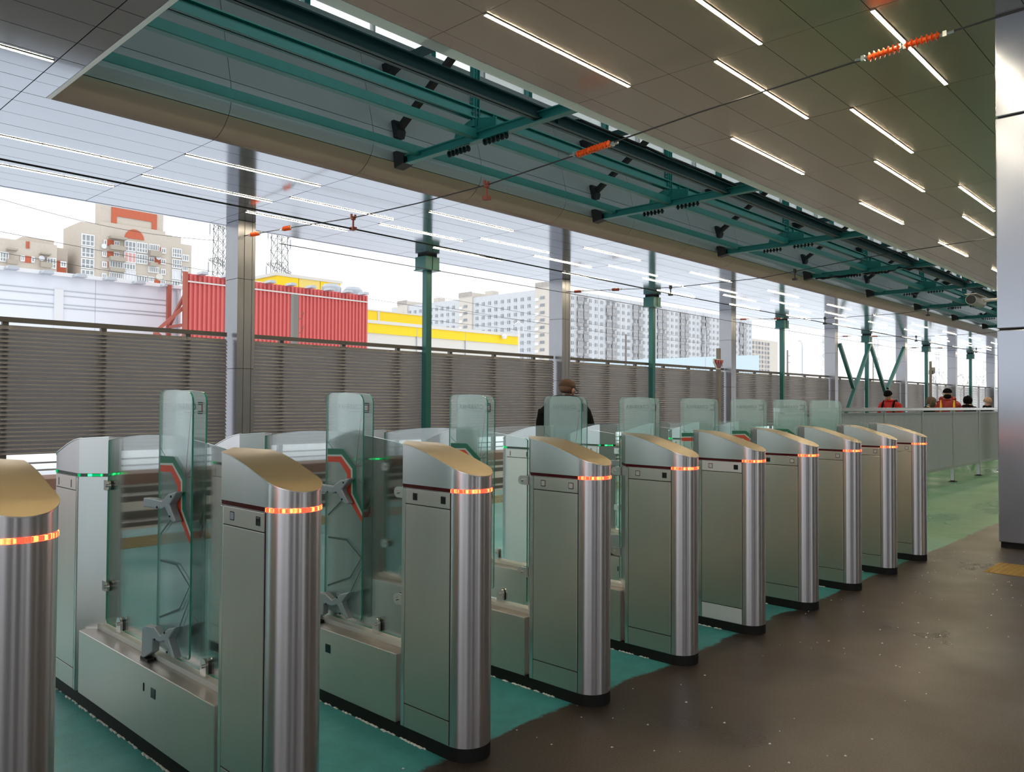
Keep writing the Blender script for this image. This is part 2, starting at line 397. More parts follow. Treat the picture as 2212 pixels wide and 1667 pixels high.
def arc(cx, cy, r, a0, a1, n): return [(cx+r*cos(a0+(a1-a0)*i/n), cy+r*sin(a0+(a1-a0)*i/n)) for i in range(n+1)]

# ------------------------------------------------------------------ setting: floor, track bed, snow
CZ = 5.86
fl = MB().box(-8, 90, -9, 9.95, -0.5, 0.0).obj('floor', M['floor'])
struct(fl, 'dark worn asphalt concourse floor, painted green past the ticket gates', 'floor')
tb = MB().box(-20, 260, 9.95, 18.6, -0.5, -0.16).obj('track_bed', M['bed'])
struct(tb, 'grey track bed between the green platform and the louvre fence', 'ground')
MB().box(-20, 260, 10.0, 10.35, -0.16, -0.03).obj('trim_1', M['conc'], tb)
MB().box(-20, 260, 12.25, 13.5, -0.16, -0.10).obj('concrete_strip', M['conc'], tb)
kb = MB().box(-20, 260, 16.9, 17.9, -0.5, 0.05).obj('kerb', M['kerb'], tb)
for yy in (10.9, 12.0, 13.9, 15.42):
    MB().box(-20, 260, yy-0.035, yy+0.035, -0.16, -0.05).obj('rail', M['railsteel'], tb)
sn = MB()
sn.add([(-400, 18.6, -0.02), (900, 18.6, -0.02), (900, 900, -0.02), (-400, 900, -0.02)], [(0, 1, 2, 3)])
tag(sn.obj('snow', M['snow']), 'white snow covered ground beyond the louvre fence', 'snow', kind='stuff')
yd = MB(); yd.add([(-400, -400, -0.3), (900, -400, -0.3), (900, -9, -0.3), (-400, -9, -0.3)], [(0, 1, 2, 3)])
struct(yd.obj('ground', M['conc']), 'paved forecourt outside the station', 'ground')

# tactile strip along the platform edge
ts = empty('tactile_strip', (0, 0, 0)); tag(ts, 'dusty yellow tactile strip along the far edge of the green platform', 'tactile strip')
t = MB().box(0, 0.595, 0, 0.33, 0, 0.006)
for i in range(4): t.box(0.02, 0.575, 0.03+0.08*i, 0.06+0.08*i, 0.006, 0.012)
tme = t.mesh('tile', M['yellow2'])
for i in range(-2, 60):
    for j in range(2): from_mesh('tile', tme, ts, (i*0.6, 8.70+j*0.335, 0.0))
# yellow studded plates beside the near column
tp = empty('tactile_paving', (8.47, 1.05, 0)); tag(tp, 'yellow studded tactile paving on dark asphalt by the grey column', 'tactile paving')
t = MB().box(0, 0.295, 0, 0.295, 0, 0.004)
for i in range(6):
    for j in range(6):
        cx, cy = 0.03+0.047*i, 0.03+0.047*j
        t.add([(cx-.014, cy-.014, .004), (cx+.014, cy-.014, .004), (cx+.014, cy+.014, .004), (cx-.014, cy+.014, .004),
               (cx-.009, cy-.009, .009), (cx+.009, cy-.009, .009), (cx+.009, cy+.009, .009), (cx-.009, cy+.009, .009)],
              [(4, 5, 6, 7), (0, 1, 5, 4), (1, 2, 6, 5), (2, 3, 7, 6), (3, 0, 4, 7)])
tme = t.mesh('tile', M['yellow'])
for i in range(2):
    for j in range(3): from_mesh('tile', tme, tp, (i*0.3, j*0.3, 0.0005))

# ------------------------------------------------------------------ ceilings
SX0, SXP = 3.325, 2.805          # cross seams
def ceiling(name, label, rows, cols, m, GAP=0.012):
    e = empty(name, (0, 0, 0)); struct(e, label, 'ceiling')
    cache = {}
    for (y0, y1) in rows:
        for (x0, x1) in cols:
            k = (round(y1-y0, 3), round(x1-x0, 3))
            if k not in cache:
                cache[k] = MB().box(0, k[1]-GAP, 0, k[0]-GAP, 0, 0.02).mesh('ceiling_panel', m)
            from_mesh('ceiling_panel', cache[k], e, (x0+GAP/2, y0+GAP/2, CZ+random.uniform(0, 0.002)))
    return e
ycl = [12.62, 13.045, 13.66, 14.285, 14.915, 15.53, 16.14, 16.755, 17.365, 17.87, 18.54]
rows_t = list(zip(ycl[:-1], ycl[1:]))
cols_t = [(SX0+SXP*k, SX0+SXP*(k+1)) for k in range(-1, 26)]
ct = ceiling('ceiling', 'shiny pale metal panel ceiling over the tracks', rows_t, cols_t, M['ceil'])
MB().box(-20, 260, 12.64, 18.5, CZ+0.03, CZ+0.34).obj('roof_slab', M['void'], ct)
MB().box(-20, SX0-SXP, 12.62, 18.54, CZ, CZ+0.02).obj('ceiling_panel', M['ceil'], ct)
MB().box(SX0+SXP*26, 260, 12.62, 18.54, CZ, CZ+0.02).obj('ceiling_panel', M['ceil'], ct)
MB().box(-20, 260, 18.5, 18.58, CZ-0.005, CZ+0.35).obj('edge_fascia', M['ceil'], ct)

RY = [1.23, 1.86, 2.49, 3.11, 3.74, 4.355, 5.0, 5.65, 6.27, 6.93, 7.185]
rows_c = list(zip(RY[:-1], RY[1:]))
cols_c = [(SX0+SXP*k, SX0+SXP*(k+1)) for k in range(-1, 15)]
cc = ceiling('ceiling', 'brownish satin metal panel ceiling above the ticket gates', rows_c, cols_c, M['ceil_r'], 0.007)
MB().box(-20, 120, -9, 7.18, CZ+0.032, CZ+0.34).obj('roof_slab', M['void'], cc)
MB().box(-20, 120, -9, 1.23, CZ, CZ+0.02).obj('ceiling_panel', M['ceil_r'], cc)
MB().box(-20, SX0-SXP, 1.23, 7.26, CZ, CZ+0.02).obj('ceiling_panel', M['ceil_r'], cc)
MB().box(SX0+SXP*15, 120, 1.23, 7.26, CZ, CZ+0.02).obj('ceiling_panel', M['ceil_r'], cc)
# part of the ceiling left of the roof opening
RL = [7.26, 7.9, 8.52, 9.15, 9.78, 10.4, 11.03, 11.65, 12.05, 12.62]
cl = ceiling('ceiling', 'grey metal panel ceiling left of the roof opening', list(zip(RL[:-1], RL[1:])),
             [(SX0-SXP, SX0), (SX0, 3.64)], M['ceil'])
MB().box(-20, 3.62, 7.26, 12.64, CZ+0.03, CZ+0.34).obj('roof_slab', M['void'], cl)
MB().box(-20, SX0-SXP, 7.26, 12.62, CZ, CZ+0.02).obj('ceiling_panel', M['ceil'], cl)
MB().box(3.64, 3.70, 7.26, 12.62, CZ-0.004, CZ+0.10).obj('edge_trim', M['fascia'], cl)
# rounded white fascia of the gate ceiling along the opening
fa = empty('trim_2', (0, 0, 0)); struct(fa, 'rounded white fascia along the roof opening above the gates', 'fascia')
prof = [(7.192, CZ+0.004)] + [(7.36+0.075*sin(a), CZ-0.004+0.075*(1-cos(a))) for a in [i*pi/2/6 for i in range(0, 7)]] + [(7.435, CZ+0.5), (7.40, CZ+0.5), (7.40, CZ+0.10), (7.192, CZ+0.03)]
pm = MB().prism(prof, 0, SXP-0.008, 'x', smooth=True).mesh('fascia_panel', M['fascia'])
for k in range(0, 25): from_mesh('fascia_panel', pm, fa, (3.70 if k == 0 else SX0+SXP*k, 0, 0))

# ------------------------------------------------------------------ roof lantern: curved cladding, glazing, roof
wl = empty('wall_lantern', (0, 0, 0)); struct(wl, 'grey metal cladding with rounded foot on far side of the roof opening', 'wall')
P = [(12.62, 5.86), (12.48, 5.885), (12.35, 5.935), (12.22, 6.02), (12.10, 6.14), (12.045, 6.24), (12.01, 6.38), (12.012, 6.50), (12.05, 6.69),
     (12.18, 7.17), (12.33, 7.72), (12.46, 8.21), (12.57, 8.64)]
def strip(pts, w, th=0.03):
    out = []
    for i, p in enumerate(pts):
        a = Vector(pts[max(i-1, 0)]); b = Vector(pts[min(i+1, len(pts)-1)]); d = (b-a).normalized()
        out.append((p[0]-d.y*th*-1, p[1]+d.x*th*-1))
    poly = list(pts) + out[::-1]
    n = len(pts); m = MB()
    vs = [(x, q[0], q[1]) for x in (0, w) for q in poly]; N = 2*n
    fs = []
    for i in range(n-1): fs.append((i, i+1, N+i+1, N+i)); fs.append((N+2*n-1-i, N+2*n-2-i, 2*n-2-i, 2*n-1-i))
    m.add(vs, fs, 0, True)
    m.add(vs, [(0, N, N+2*n-1, 2*n-1), (n-1, n, N+n, N+n-1)], 0)
    for x0 in (0, N):
        for i in range(n-1): m.add([vs[x0+i], vs[x0+i+1], vs[x0+2*n-2-i], vs[x0+2*n-1-i]], [(0, 1, 2, 3)], 0)
    return m
g = 0.006
seg = [P[0:5], P[4:9], P[8:13]]
for sgi, sg in enumerate(seg):
    sg = list(sg)
    if sgi:   # leave a joint between rows
        a, b2 = Vector(sg[0]), Vector(sg[1]); q = a+(b2-a).normalized()*0.012; sg[0] = (q.x, q.y)
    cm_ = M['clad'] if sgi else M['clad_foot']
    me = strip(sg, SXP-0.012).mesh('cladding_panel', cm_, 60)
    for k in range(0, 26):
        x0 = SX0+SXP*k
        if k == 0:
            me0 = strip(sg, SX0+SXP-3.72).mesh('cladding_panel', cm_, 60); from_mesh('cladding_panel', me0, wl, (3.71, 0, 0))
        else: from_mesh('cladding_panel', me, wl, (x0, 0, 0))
MB().prism([(12.70, 5.93), (12.70, 8.62), (12.62, 8.62), (12.10, 6.60), (12.10, 6.35), (12.30, 6.07), (12.5, 5.96)], 3.7, 80, 'x').obj('backing', M['void'], wl)
MB().prism([(12.50, 8.64), (12.85, 8.64), (12.85, 8.72), (12.50, 8.72)], 3.7, 80, 'x').obj('sill', M['clad'], wl)
rl = MB().box(3.2, 80, 7.0, 13.2, 9.45, 9.6).obj('roof_lantern', M['clad']); struct(rl, 'flat roof over the long lantern opening', 'roof')
we = MB().box(3.60, 3.70, 7.4, 12.7, CZ+0.1, 9.45).obj('wall_end', M['clad']); struct(we, 'end wall of the roof lantern', 'wall')
wn2 = MB().box(3.7, 80, 7.30, 7.40, CZ+0.4, 7.0).obj('wall_near', M['clad']); struct(wn2, 'near side wall of the roof lantern', 'wall')
g2 = empty('added_window', (0, 0, 0)); struct(g2, 'added unseen glazing on the gate side of the lantern, lighting the far cladding', 'window')  # unseen glazing, added to let daylight onto the far cladding
for k in range(26):
    if k == 0: m3 = MB().box(-0.03, 0.03, 7.30, 7.40, 7.0, 9.45).mesh('mullion', M['teal']); p3 = MB().box(0.03, 2.97, 7.34, 7.352, 7.0, 9.45).mesh('pane', M['glass'])
    from_mesh('mullion', m3, g2, (3.7+3.0*k, 0, 0)); from_mesh('pane', p3, g2, (3.7+3.0*k, 0, 0))
gz = empty('window_1', (0, 0, 0)); struct(gz, 'long strip of clerestory glazing with teal mullions above the grey cladding', 'window')
mm = MB().box(-0.025, 0.025, 12.58, 12.70, 8.72, 9.45).mesh('mullion', M['winfr'])
mt = MB().box(-0.06, 0.06, 12.56, 12.72, 8.72, 9.45).mesh('mullion', M['teal'])
pg = MB().box(0.02, 1.486, 12.63, 12.645, 8.72, 9.45).mesh('pane', M['glass'])
for k in range(-2, 48):
    x = 7.84+1.506*k
    from_mesh('mullion', mt if k % 2 == 0 else mm, gz, (x, 0, 0)); from_mesh('pane', pg, gz, (x, 0, 0))

# ------------------------------------------------------------------ teal steelwork in the opening
FX0, FXP = 9.5, 6.13
def chord(name, y, z, w, h, m, label):
    c = empty(name, (3.72, y, z)); tag(c, label, 'beam')
    b = MB()
    b.box(0, 70, -w/2, w/2, -h/2, -h/2+0.02).box(0, 70, -w/2, w/2, h/2-0.02, h/2).box(0, 70, -0.012, 0.012, -h/2, h/2)
    b.obj('web', m, c)
    st = MB().box(-0.006, 0.006, -w/2+0.01, w/2-0.01, -h/2+0.02, h/2-0.02).mesh('stiffener', m)
    for k in range(8): from_mesh('stiffener', st, c, (FX0-3.72+FXP*k+0.4, 0, 0))
    return c
def rhs(name, y, z, w, h, m, label):
    c = MB().box(0, 70, -w/2, w/2, -h/2, h/2).obj(name, m, None, (3.72, y, z), 0.008); return tag(c, label, 'beam')
rhs('long_beam', 11.40, 6.20, 0.14, 0.16, M['teal'], 'teal box beam running closest to the curved grey cladding')
rhs('long_beam', 9.86, 6.16, 0.13, 0.15, M['teal'], 'teal box beam at the foot of the gusset plates and hangers')
chord('girder', 9.90, 6.53, 0.14, 0.20, M['teal'], 'teal flanged girder bolted to the hangers above the gusset plates')
chord('girder', 8.42, 6.17, 0.16, 0.20, M['teal_dk'], 'dark teal girder nearest the white fascia with black cables on it')
fr = empty('roof_frame', (FX0, 0, 0))
MB().box(-0.07, 0.07, 7.3, 11.98, -0.0+6.03, 6.05).box(-0.07, 0.07, 7.3, 11.98, 6.17, 6.19).box(-0.012, 0.012, 7.3, 11.98, 6.05, 6.17).obj('cross_beam', M['teal'], fr)
MB().prism([(11.98, 5.98), (12.02, 6.30), (11.75, 6.30), (11.70, 6.03)], -0.11, 0.11, 'x').obj('wall_bracket', M['black'], fr)
MB().prism([(12.06, 6.58), (12.10, 6.92), (12.02, 6.92), (11.90, 6.70), (11.94, 6.58)], -0.10, 0.10, 'x').obj('wall_bracket', M['black'], fr)
MB().prism([(12.36, 7.80), (12.43, 8.10), (12.05, 8.10), (12.02, 7.96), (12.20, 7.90)], -0.09, 0.09, 'x').obj('wall_bracket', M['black'], fr)
MB().box(-0.06, 0.06, 7.4, 12.1, 7.98, 8.12).obj('tie_beam', M['teal_dk'], fr)
MB().bar((0, 12.0, 6.74), (0, 9.2, 8.50), 0.11, 0.11).obj('brace', M['black'], fr)
for sx in (-1, 1):
    MB().box(0.03*sx, 0.075*sx, 9.86, 9.95, 6.30, 9.45).box(0.03*sx, 0.04*sx, 9.82, 9.99, 6.30, 9.45).obj('hanger', M['teal'], fr)
MB().prism([(10.42, 6.19), (10.38, 6.33), (9.97, 6.47), (9.38, 6.36), (9.38, 6.19)], -0.012, 0.012, 'x').obj('gusset_plate', M['teal'], fr)
bm_ = MB()
for (yy, zz) in ((9.93, 6.42), (9.93, 6.50), (9.93, 6.58), (9.86, 6.46), (9.86, 6.54), (9.9, 6.72), (9.9, 6.80)):
    bm_.lathe([(0.018, -0.09), (0.018, 0.09)], (0, yy, zz), 'x', 6)
bm_.obj('bolt', M['bolt'], fr)
def ins_string(y0, y1, z, n):
    m = MB(); m.tube([(0, y0, z), (0, y1, z)], 0.012, 6)
    for i in range(n):
        y = y0+(y1-y0)*(i+0.5)/n
        m.lathe([(0.015, -0.03), (0.055, -0.012), (0.06, 0.0), (0.03, 0.02), (0.015, 0.03)], (0, y, z), 'y', 10)
    return m
ins_string(10.60, 10.02, 5.97, 6).obj('insulator_string', M['insul'], fr)
ins_string(9.70, 9.10, 5.99, 6).obj('insulator_string', M['insul'], fr)
frames = [fr] + [copy_tree(fr) for _ in range(7)]
for k, f in enumerate(frames):
    f.location = (FX0+FXP*k, 0, 0)
    tag(f, '%s teal cross frame from the left with black brackets and a diagonal brace' % ORD[k], 'roof frame', 'cross frames in the roof opening')
# cable bundles sagging on the dark girder
cbm = empty('cable_bundle', (10.5, 8.37, 6.30)); tag(cbm, 'long black cable bundle sagging along the dark teal girder', 'cable')
for j in range(3):
    pts = []; random.seed(20+j)
    for i in range(70): pts.append((i*0.35, 0.02*sin(i*0.9+j)+0.045*j, 0.01+0.02*sin(i*0.55+j*1.3)*(j+.5)+random.uniform(-.006, .006)))
    MB().tube(pts, 0.024, 6).obj('cable', M['cable'], cbm)
cb2 = empty('cable_bundle', (FX0+FXP*3, 0, 0)); tag(cb2, 'tangled black cables wrapped round the fourth cross frame', 'cable')
for j in range(4):
    random.seed(40+j); pts = []
    for i in range(26): pts.append((0.05*sin(i*.8+j)+0.2*j*(i/26), 11.6-i*0.14, 6.02+0.05*sin(i*0.7+j)+random.uniform(-.03, .03)+0.012*j*i*0.2))
    MB().tube(pts, 0.028, 6).obj('cable', M['cable'], cb2)

# ------------------------------------------------------------------ ceiling strip lamps
def lamp_proto(L=2.76):
    e = empty('strip_lamp')
    MB().box(0, L, -0.024, 0.024, 0.0, 0.012).obj('channel', M['lampcase'], e)
    w = L/3
    me = MB().box(0.012, w-0.012, -0.021, 0.021, -0.003, 0.002).mesh('light_tube', M['lamp'])
    for i in range(3): from_mesh('light_tube', me, e, (i*w, 0, 0))
    return e
lp = lamp_proto(); used = False
def put_lamp(x, y, label, group):
    global used
    e = lp if not used else copy_tree(lp); used = True
    e.location = (x+0.02, y, CZ-0.012); tag(e, label, 'ceiling lamp', group)
TR = {'A': (13.72, 'row nearest the rounded cladding'), 'B': (14.95, 'second row from the rounded cladding'),
      'C': (15.58, 'third row from the rounded cladding'), 'D': (16.82, 'row nearest the open track side')}
cnt = {}
for k in range(0, 26):
    for r in (('B', 'D') if k % 2 == 0 else ('A', 'C')):
        cnt[r] = cnt.get(r, 0)+1
        put_lamp(SX0+SXP*k, TR[r][0], 'track strip lamp, %s from the left in the %s' % (ORD[cnt[r]-1], TR[r][1]), 'strip lamps over the tracks')
CR = {'A': (6.26, 'row nearest the white fascia'), 'B': (4.99, 'second row from the white fascia'),
      'C': (4.36, 'third row from the white fascia'), 'D': (3.09, 'fourth row from the white fascia'), 'E': (2.47, 'fifth row from the white fascia')}
cnt = {}
for k in range(-1, 14):
    for r in (('B', 'D') if k % 2 == 0 else ('A', 'C', 'E')):
        cnt[r] = cnt.get(r, 0)+1
        put_lamp(SX0+SXP*k, CR[r][0], 'gate strip lamp, %s from the left in the %s' % (ORD[cnt[r]-1], CR[r][1]), 'strip lamps above the ticket gates')
_p = at(112, 130, z=CZ)
put_lamp(SX0-SXP, _p.y, 'strip lamp on the grey ceiling left of the roof opening', 'strip lamps above the ticket gates')

# ------------------------------------------------------------------ track columns and teal posts
def column(w, d, z1, m, joints, name='column'):
    e = empty(name); zs = [0.06]+joints+[z1]
    for a, b in zip(zs[:-1], zs[1:]):
        c = MB()
        c.box(0, 0.012, 0.012, d-0.012, a+0.006, b-0.006).box(w-0.012, w, 0.012, d-0.012, a+0.006, b-0.006)
        c.box(0, w*0.36, 0, 0.012, a+0.006, b-0.006).box(w*0.36+0.012, w*0.80, 0, 0.012, a+0.006, b-0.006).box(w*0.80+0.012, w, 0, 0.012, a+0.006, b-0.006)
        c.box(0, w, d-0.012, d, a+0.006, b-0.006)
        c.obj('cladding_panel', m, e)
    MB().box(0.014, w-0.014, 0.014, d-0.014, 0, z1).obj('core', M['void'], e)
    return e
c0 = column(0.45, 0.60, CZ, M['col'], [2.33, 4.47])
CXS = [9.25+12.0*k for k in range(-1, 8)]
for i, x in enumerate(CXS):
    c = c0 if i == 0 else copy_tree(c0)
    c.location = (x, 17.72, -0.0)
    struct(c, '%s grey clad column from the left along the louvre fence' % ORD[i-1] if i else 'grey clad column at the fence outside the frame', 'column')
pst = empty('teal_post')
MB().box(-0.10, 0.10, -0.10, 0.10, -0.1, 5.42).obj('post', M['teal_post'], pst, None, 0.01)
MB().box(-0.26, 0.26, -0.24, 0.24, 5.42, 5.80).box(-0.29, 0.29, -0.27, 0.27, 5.40, 5.43).box(-0.012, 0.012, -0.262, -0.24, 5.43, 5.80).obj('head_box', M['teal_post'], pst)
MB().box(-0.2, 0.2, -0.2, 0.2, 5.80, CZ).obj('cap', M['void'], pst)
PXS = [15.28+11.8*k for k in range(-1, 7)]
for i, x in enumerate(PXS):
    c = pst if i == 0 else copy_tree(pst)
    c.location = (x, 17.9, 0)
    tag(c, '%s slim teal post from the left with a box head' % ORD[i-1] if i else 'slim teal post beyond the left edge of view', 'post', 'teal posts along the louvre fence')
vb = empty('bracing', (50.68, 17.70, 0)); tag(vb, 'teal W-shaped bracing at the fourth teal post', 'bracing')
for a, b in (((-0.05, 0, 5.25), (-4.6, 0, 0.2)), ((0.05, 0, 5.25), (4.6, 0, 0.2)), ((-4.80, 0, 5.0), (-2.75, 0, 2.55)), ((6.3, 0, 5.4), (3.0, 0, 2.6))):
    MB().bar(a, b, 0.18, 0.18).obj('diagonal', M['teal_post'], vb)

for i in range(4):
    c = copy_tree(c0); c.location = (-14+12.0*i, -8.6, 0); struct(c, 'added unseen grey column behind the viewer, for streaks in the gate steel', 'column')  # unseen columns, added to streak the reflections on the gate posts

wb_ = empty('added_wall_back', (0, 0, 0)); struct(wb_, 'added unseen wall bays behind the viewer, shaping reflections in the gate steel', 'wall')  # unseen bays, added with uneven gaps to shape reflections in the gate steel
for a, b in ((-40, -17), (-9.5, -3.4), (-1.9, 1.2), (2.0, 3.9), (5.6, 12.0), (12.8, 26), (28, 60)): MB().box(a, b, -9.0, -8.9, 0, CZ).obj('wall_panel', M['whp'], wb_)

# ------------------------------------------------------------------ louvre fence
FZ0, FZ1 = 0.46, 3.19
NS = 30
def slat_mesh(L):
    # zig-zag louvre blade: a slanted face with a small lip
    h = 0.082
    pr = [(-0.052, -0.012), (-0.045, -0.012), (-0.043, 0.002), (0.024, 0.074), (0.020, 0.078), (-0.048, 0.010), (-0.052, 0.006)]
    return MB().prism(pr, 0, L, 'x').mesh('slat', M['slat'])
bay_edges = []
xs = sorted([(x-0.09, x+0.45+0.02) for x in CXS] + [(x+0.03, x+0.17) for x in PXS])
bi = 0
for (a, b) in zip(xs[:-1], xs[1:]):
    x0, x1 = a[1], b[0]; L = x1-x0
    if x1 < -4 or x0 > 84: continue
    e = empty('louvre_fence', (x0, 18.06, 0))
    tag(e, '%s bay from the left of the dark grey louvre fence behind the tracks' % ORD[bi], 'fence', 'louvre fence bays'); bi += 1
    sme = slat_mesh(L)
    if x0 < 60:
        for i in range(NS): from_mesh('slat', sme, e, (0, 0, FZ0+0.02+i*(FZ1-0.17-FZ0)/NS))
    else:
        s = MB()
        for i in range(NS):
            s.box(0, L, -0.05, 0.0, FZ0+0.02+i*(FZ1-0.17-FZ0)/NS, FZ0+0.085+i*(FZ1-0.17-FZ0)/NS)
        tag(s.obj('slats', M['slat'], e), kind='stuff')
    MB().box(0.0, L, -0.03, 0.05, FZ1-0.10, FZ1).obj('top_rail', M['fpost'], e)
    n = max(2, round(L/2.0)); pm_ = MB().box(-0.055, 0.055, 0.012, 0.12, -0.16, FZ1-0.02).mesh('fence_post', M['fpost'])
    for i in range(n): from_mesh('fence_post', pm_, e, (L*(i+0.5)/n, 0, 0))
    if x0 < 30:
        for zz in (0.12, 0.27): MB().bar((0, 0.25, zz), (L, 0.25, zz), 0.035).obj('lower_pipe', M['galv'], e)

# ------------------------------------------------------------------ big grey column on the right, with camera
rc = empty('column', (10.05, 1.54, 0))
struct(rc, 'wide pale grey clad column at the right edge beside the yellow tactile plates', 'column')
zs = [0.055, 2.385, 4.73, CZ]
for a, b in zip(zs[:-1], zs[1:]):
    MB().box(0, 0.47, 0, 0.62, a+0.007, b-0.007).obj('cladding_panel', M['col_r'], rc, None, 0.012)
MB().box(0.02, 0.45, 0.02, 0.60, 0, CZ).obj('core', M['void'], rc)
cv = empty('security_camera', (10.28, 2.165, 2.75)); tag(cv, 'white bullet security camera with dark lens on the grey column', 'camera')
MB().lathe([(0.055, -0.04), (0.055, 0.40), (0.05, 0.41)], (-0.27, 0.23, -0.02), 'x', 16).obj('housing', M['cctv'], cv)
MB().lathe([(0.047, -0.012), (0.05, 0.0), (0.05, 0.02)], (-0.315, 0.23, -0.02), 'x', 16).obj('lens_face', M['black'], cv)
MB().box(-0.33, 0.12, 0.17, 0.29, 0.038, 0.046).obj('sun_shield', M['cctv'], cv)
MB().tube([(0.05, 0.01, 0.0), (0.05, 0.12, 0.0), (0.0, 0.23, -0.02)], 0.018, 8).obj('arm', M['cctv'], cv)
MB().lathe([(0.045, 0), (0.045, 0.015)], (0.05, 0.0, 0.0), 'y', 12).obj('mount_plate', M['cctv'], cv)
# ------------------------------------------------------------------ ticket gates
def mir(mb):
    o = MB(); o.v = [(v[0], -v[1], v[2]) for v in mb.v]; o.f = [f[::-1] for f in mb.f]; o.mi = mb.mi[:]; o.sm = mb.sm[:]; return o
R = 0.105; YC = -1.105; YN = -0.772; YA = -0.665
def outline(off=0.0, n=20):
    r = R+off
    return [(r*cos(pi+pi*i/n), YC+r*sin(pi+pi*i/n)) for i in range(n+1)] + [(r, YN), (0, YA+off), (-r, YN)]
ZT = [(-1.215, 1.224), (-1.129, 1.257), (-1.041, 1.286), (-.95, 1.315), (-.86, 1.338), (-.80, 1.348), (YN, 1.351), (YA, 1.360)]
def ztop(y):
    for (a, za), (b, zb) in zip(ZT[:-1], ZT[1:]):
        if y <= b: return za+(zb-za)*max(0, (y-a))/(b-a)
    return ZT[-1][1]
def halfw(y, off=0.0):
    r = R+off
    if y < YC: return sqrt(max(0, r*r-(y-YC)**2))
    if y <= YN: return r
    return r*max(0, (YA+off-y))/(YA+off-YN)
def head_rows(off=0.0):
    r = R+off
    ys = [YC+r*sin(pi+pi/2*(1+i/12)) if False else YC-r*cos(pi/2*i/12) for i in range(13)]
    ys += [YC+(YN-YC)*i/8 for i in range(1, 9)] + [YA+off]
    return ys
def head_mb():
    ys = head_rows(); z0 = 1.173; m = MB(); n = len(ys)
    vs = []
    for y in ys:
        w = halfw(y); zt = ztop(y)
        vs += [(-w, y, z0), (-w, y, zt), (w, y, zt), (w, y, z0)]
    fs = []; fl = []
    for i in range(n-1):
        a, b = 4*i, 4*i+4
        fs += [(a, a+1, b+1, b), (a+2, a+3, b+3, b+2)]; fl += [(a+1, a+2, b+2, b+1), (a+3, a, b, b+3)]
    m.add(vs, fs, 0, True); m.add(vs, fl, 0, False); return m
def lid_mb():
    ys = head_rows(0.003); m = MB(); vs = []; n = len(ys)
    for y in ys:
        w = halfw(y, 0.003); zt = ztop(y)+0.001
        vs += [(-w, y, zt), (w, y, zt), (-w, y, zt+0.004), (w, y, zt+0.004)]
    top = []; side = []
    for i in range(n-1):
        a, b = 4*i, 4*i+4
        top += [(a+2, a+3, b+3, b+2), (a, b, b+1, a+1)]; side += [(a, a+2, b+2, b), (a+1, b+1, b+3, a+3)]
    m.add(vs, top, 0, True); m.add(vs, side, 1, False); return m
def band_mb(y_a, y_b, off=0.002):
    return None
gate = empty('ticket_gate', (0, 0, 0))
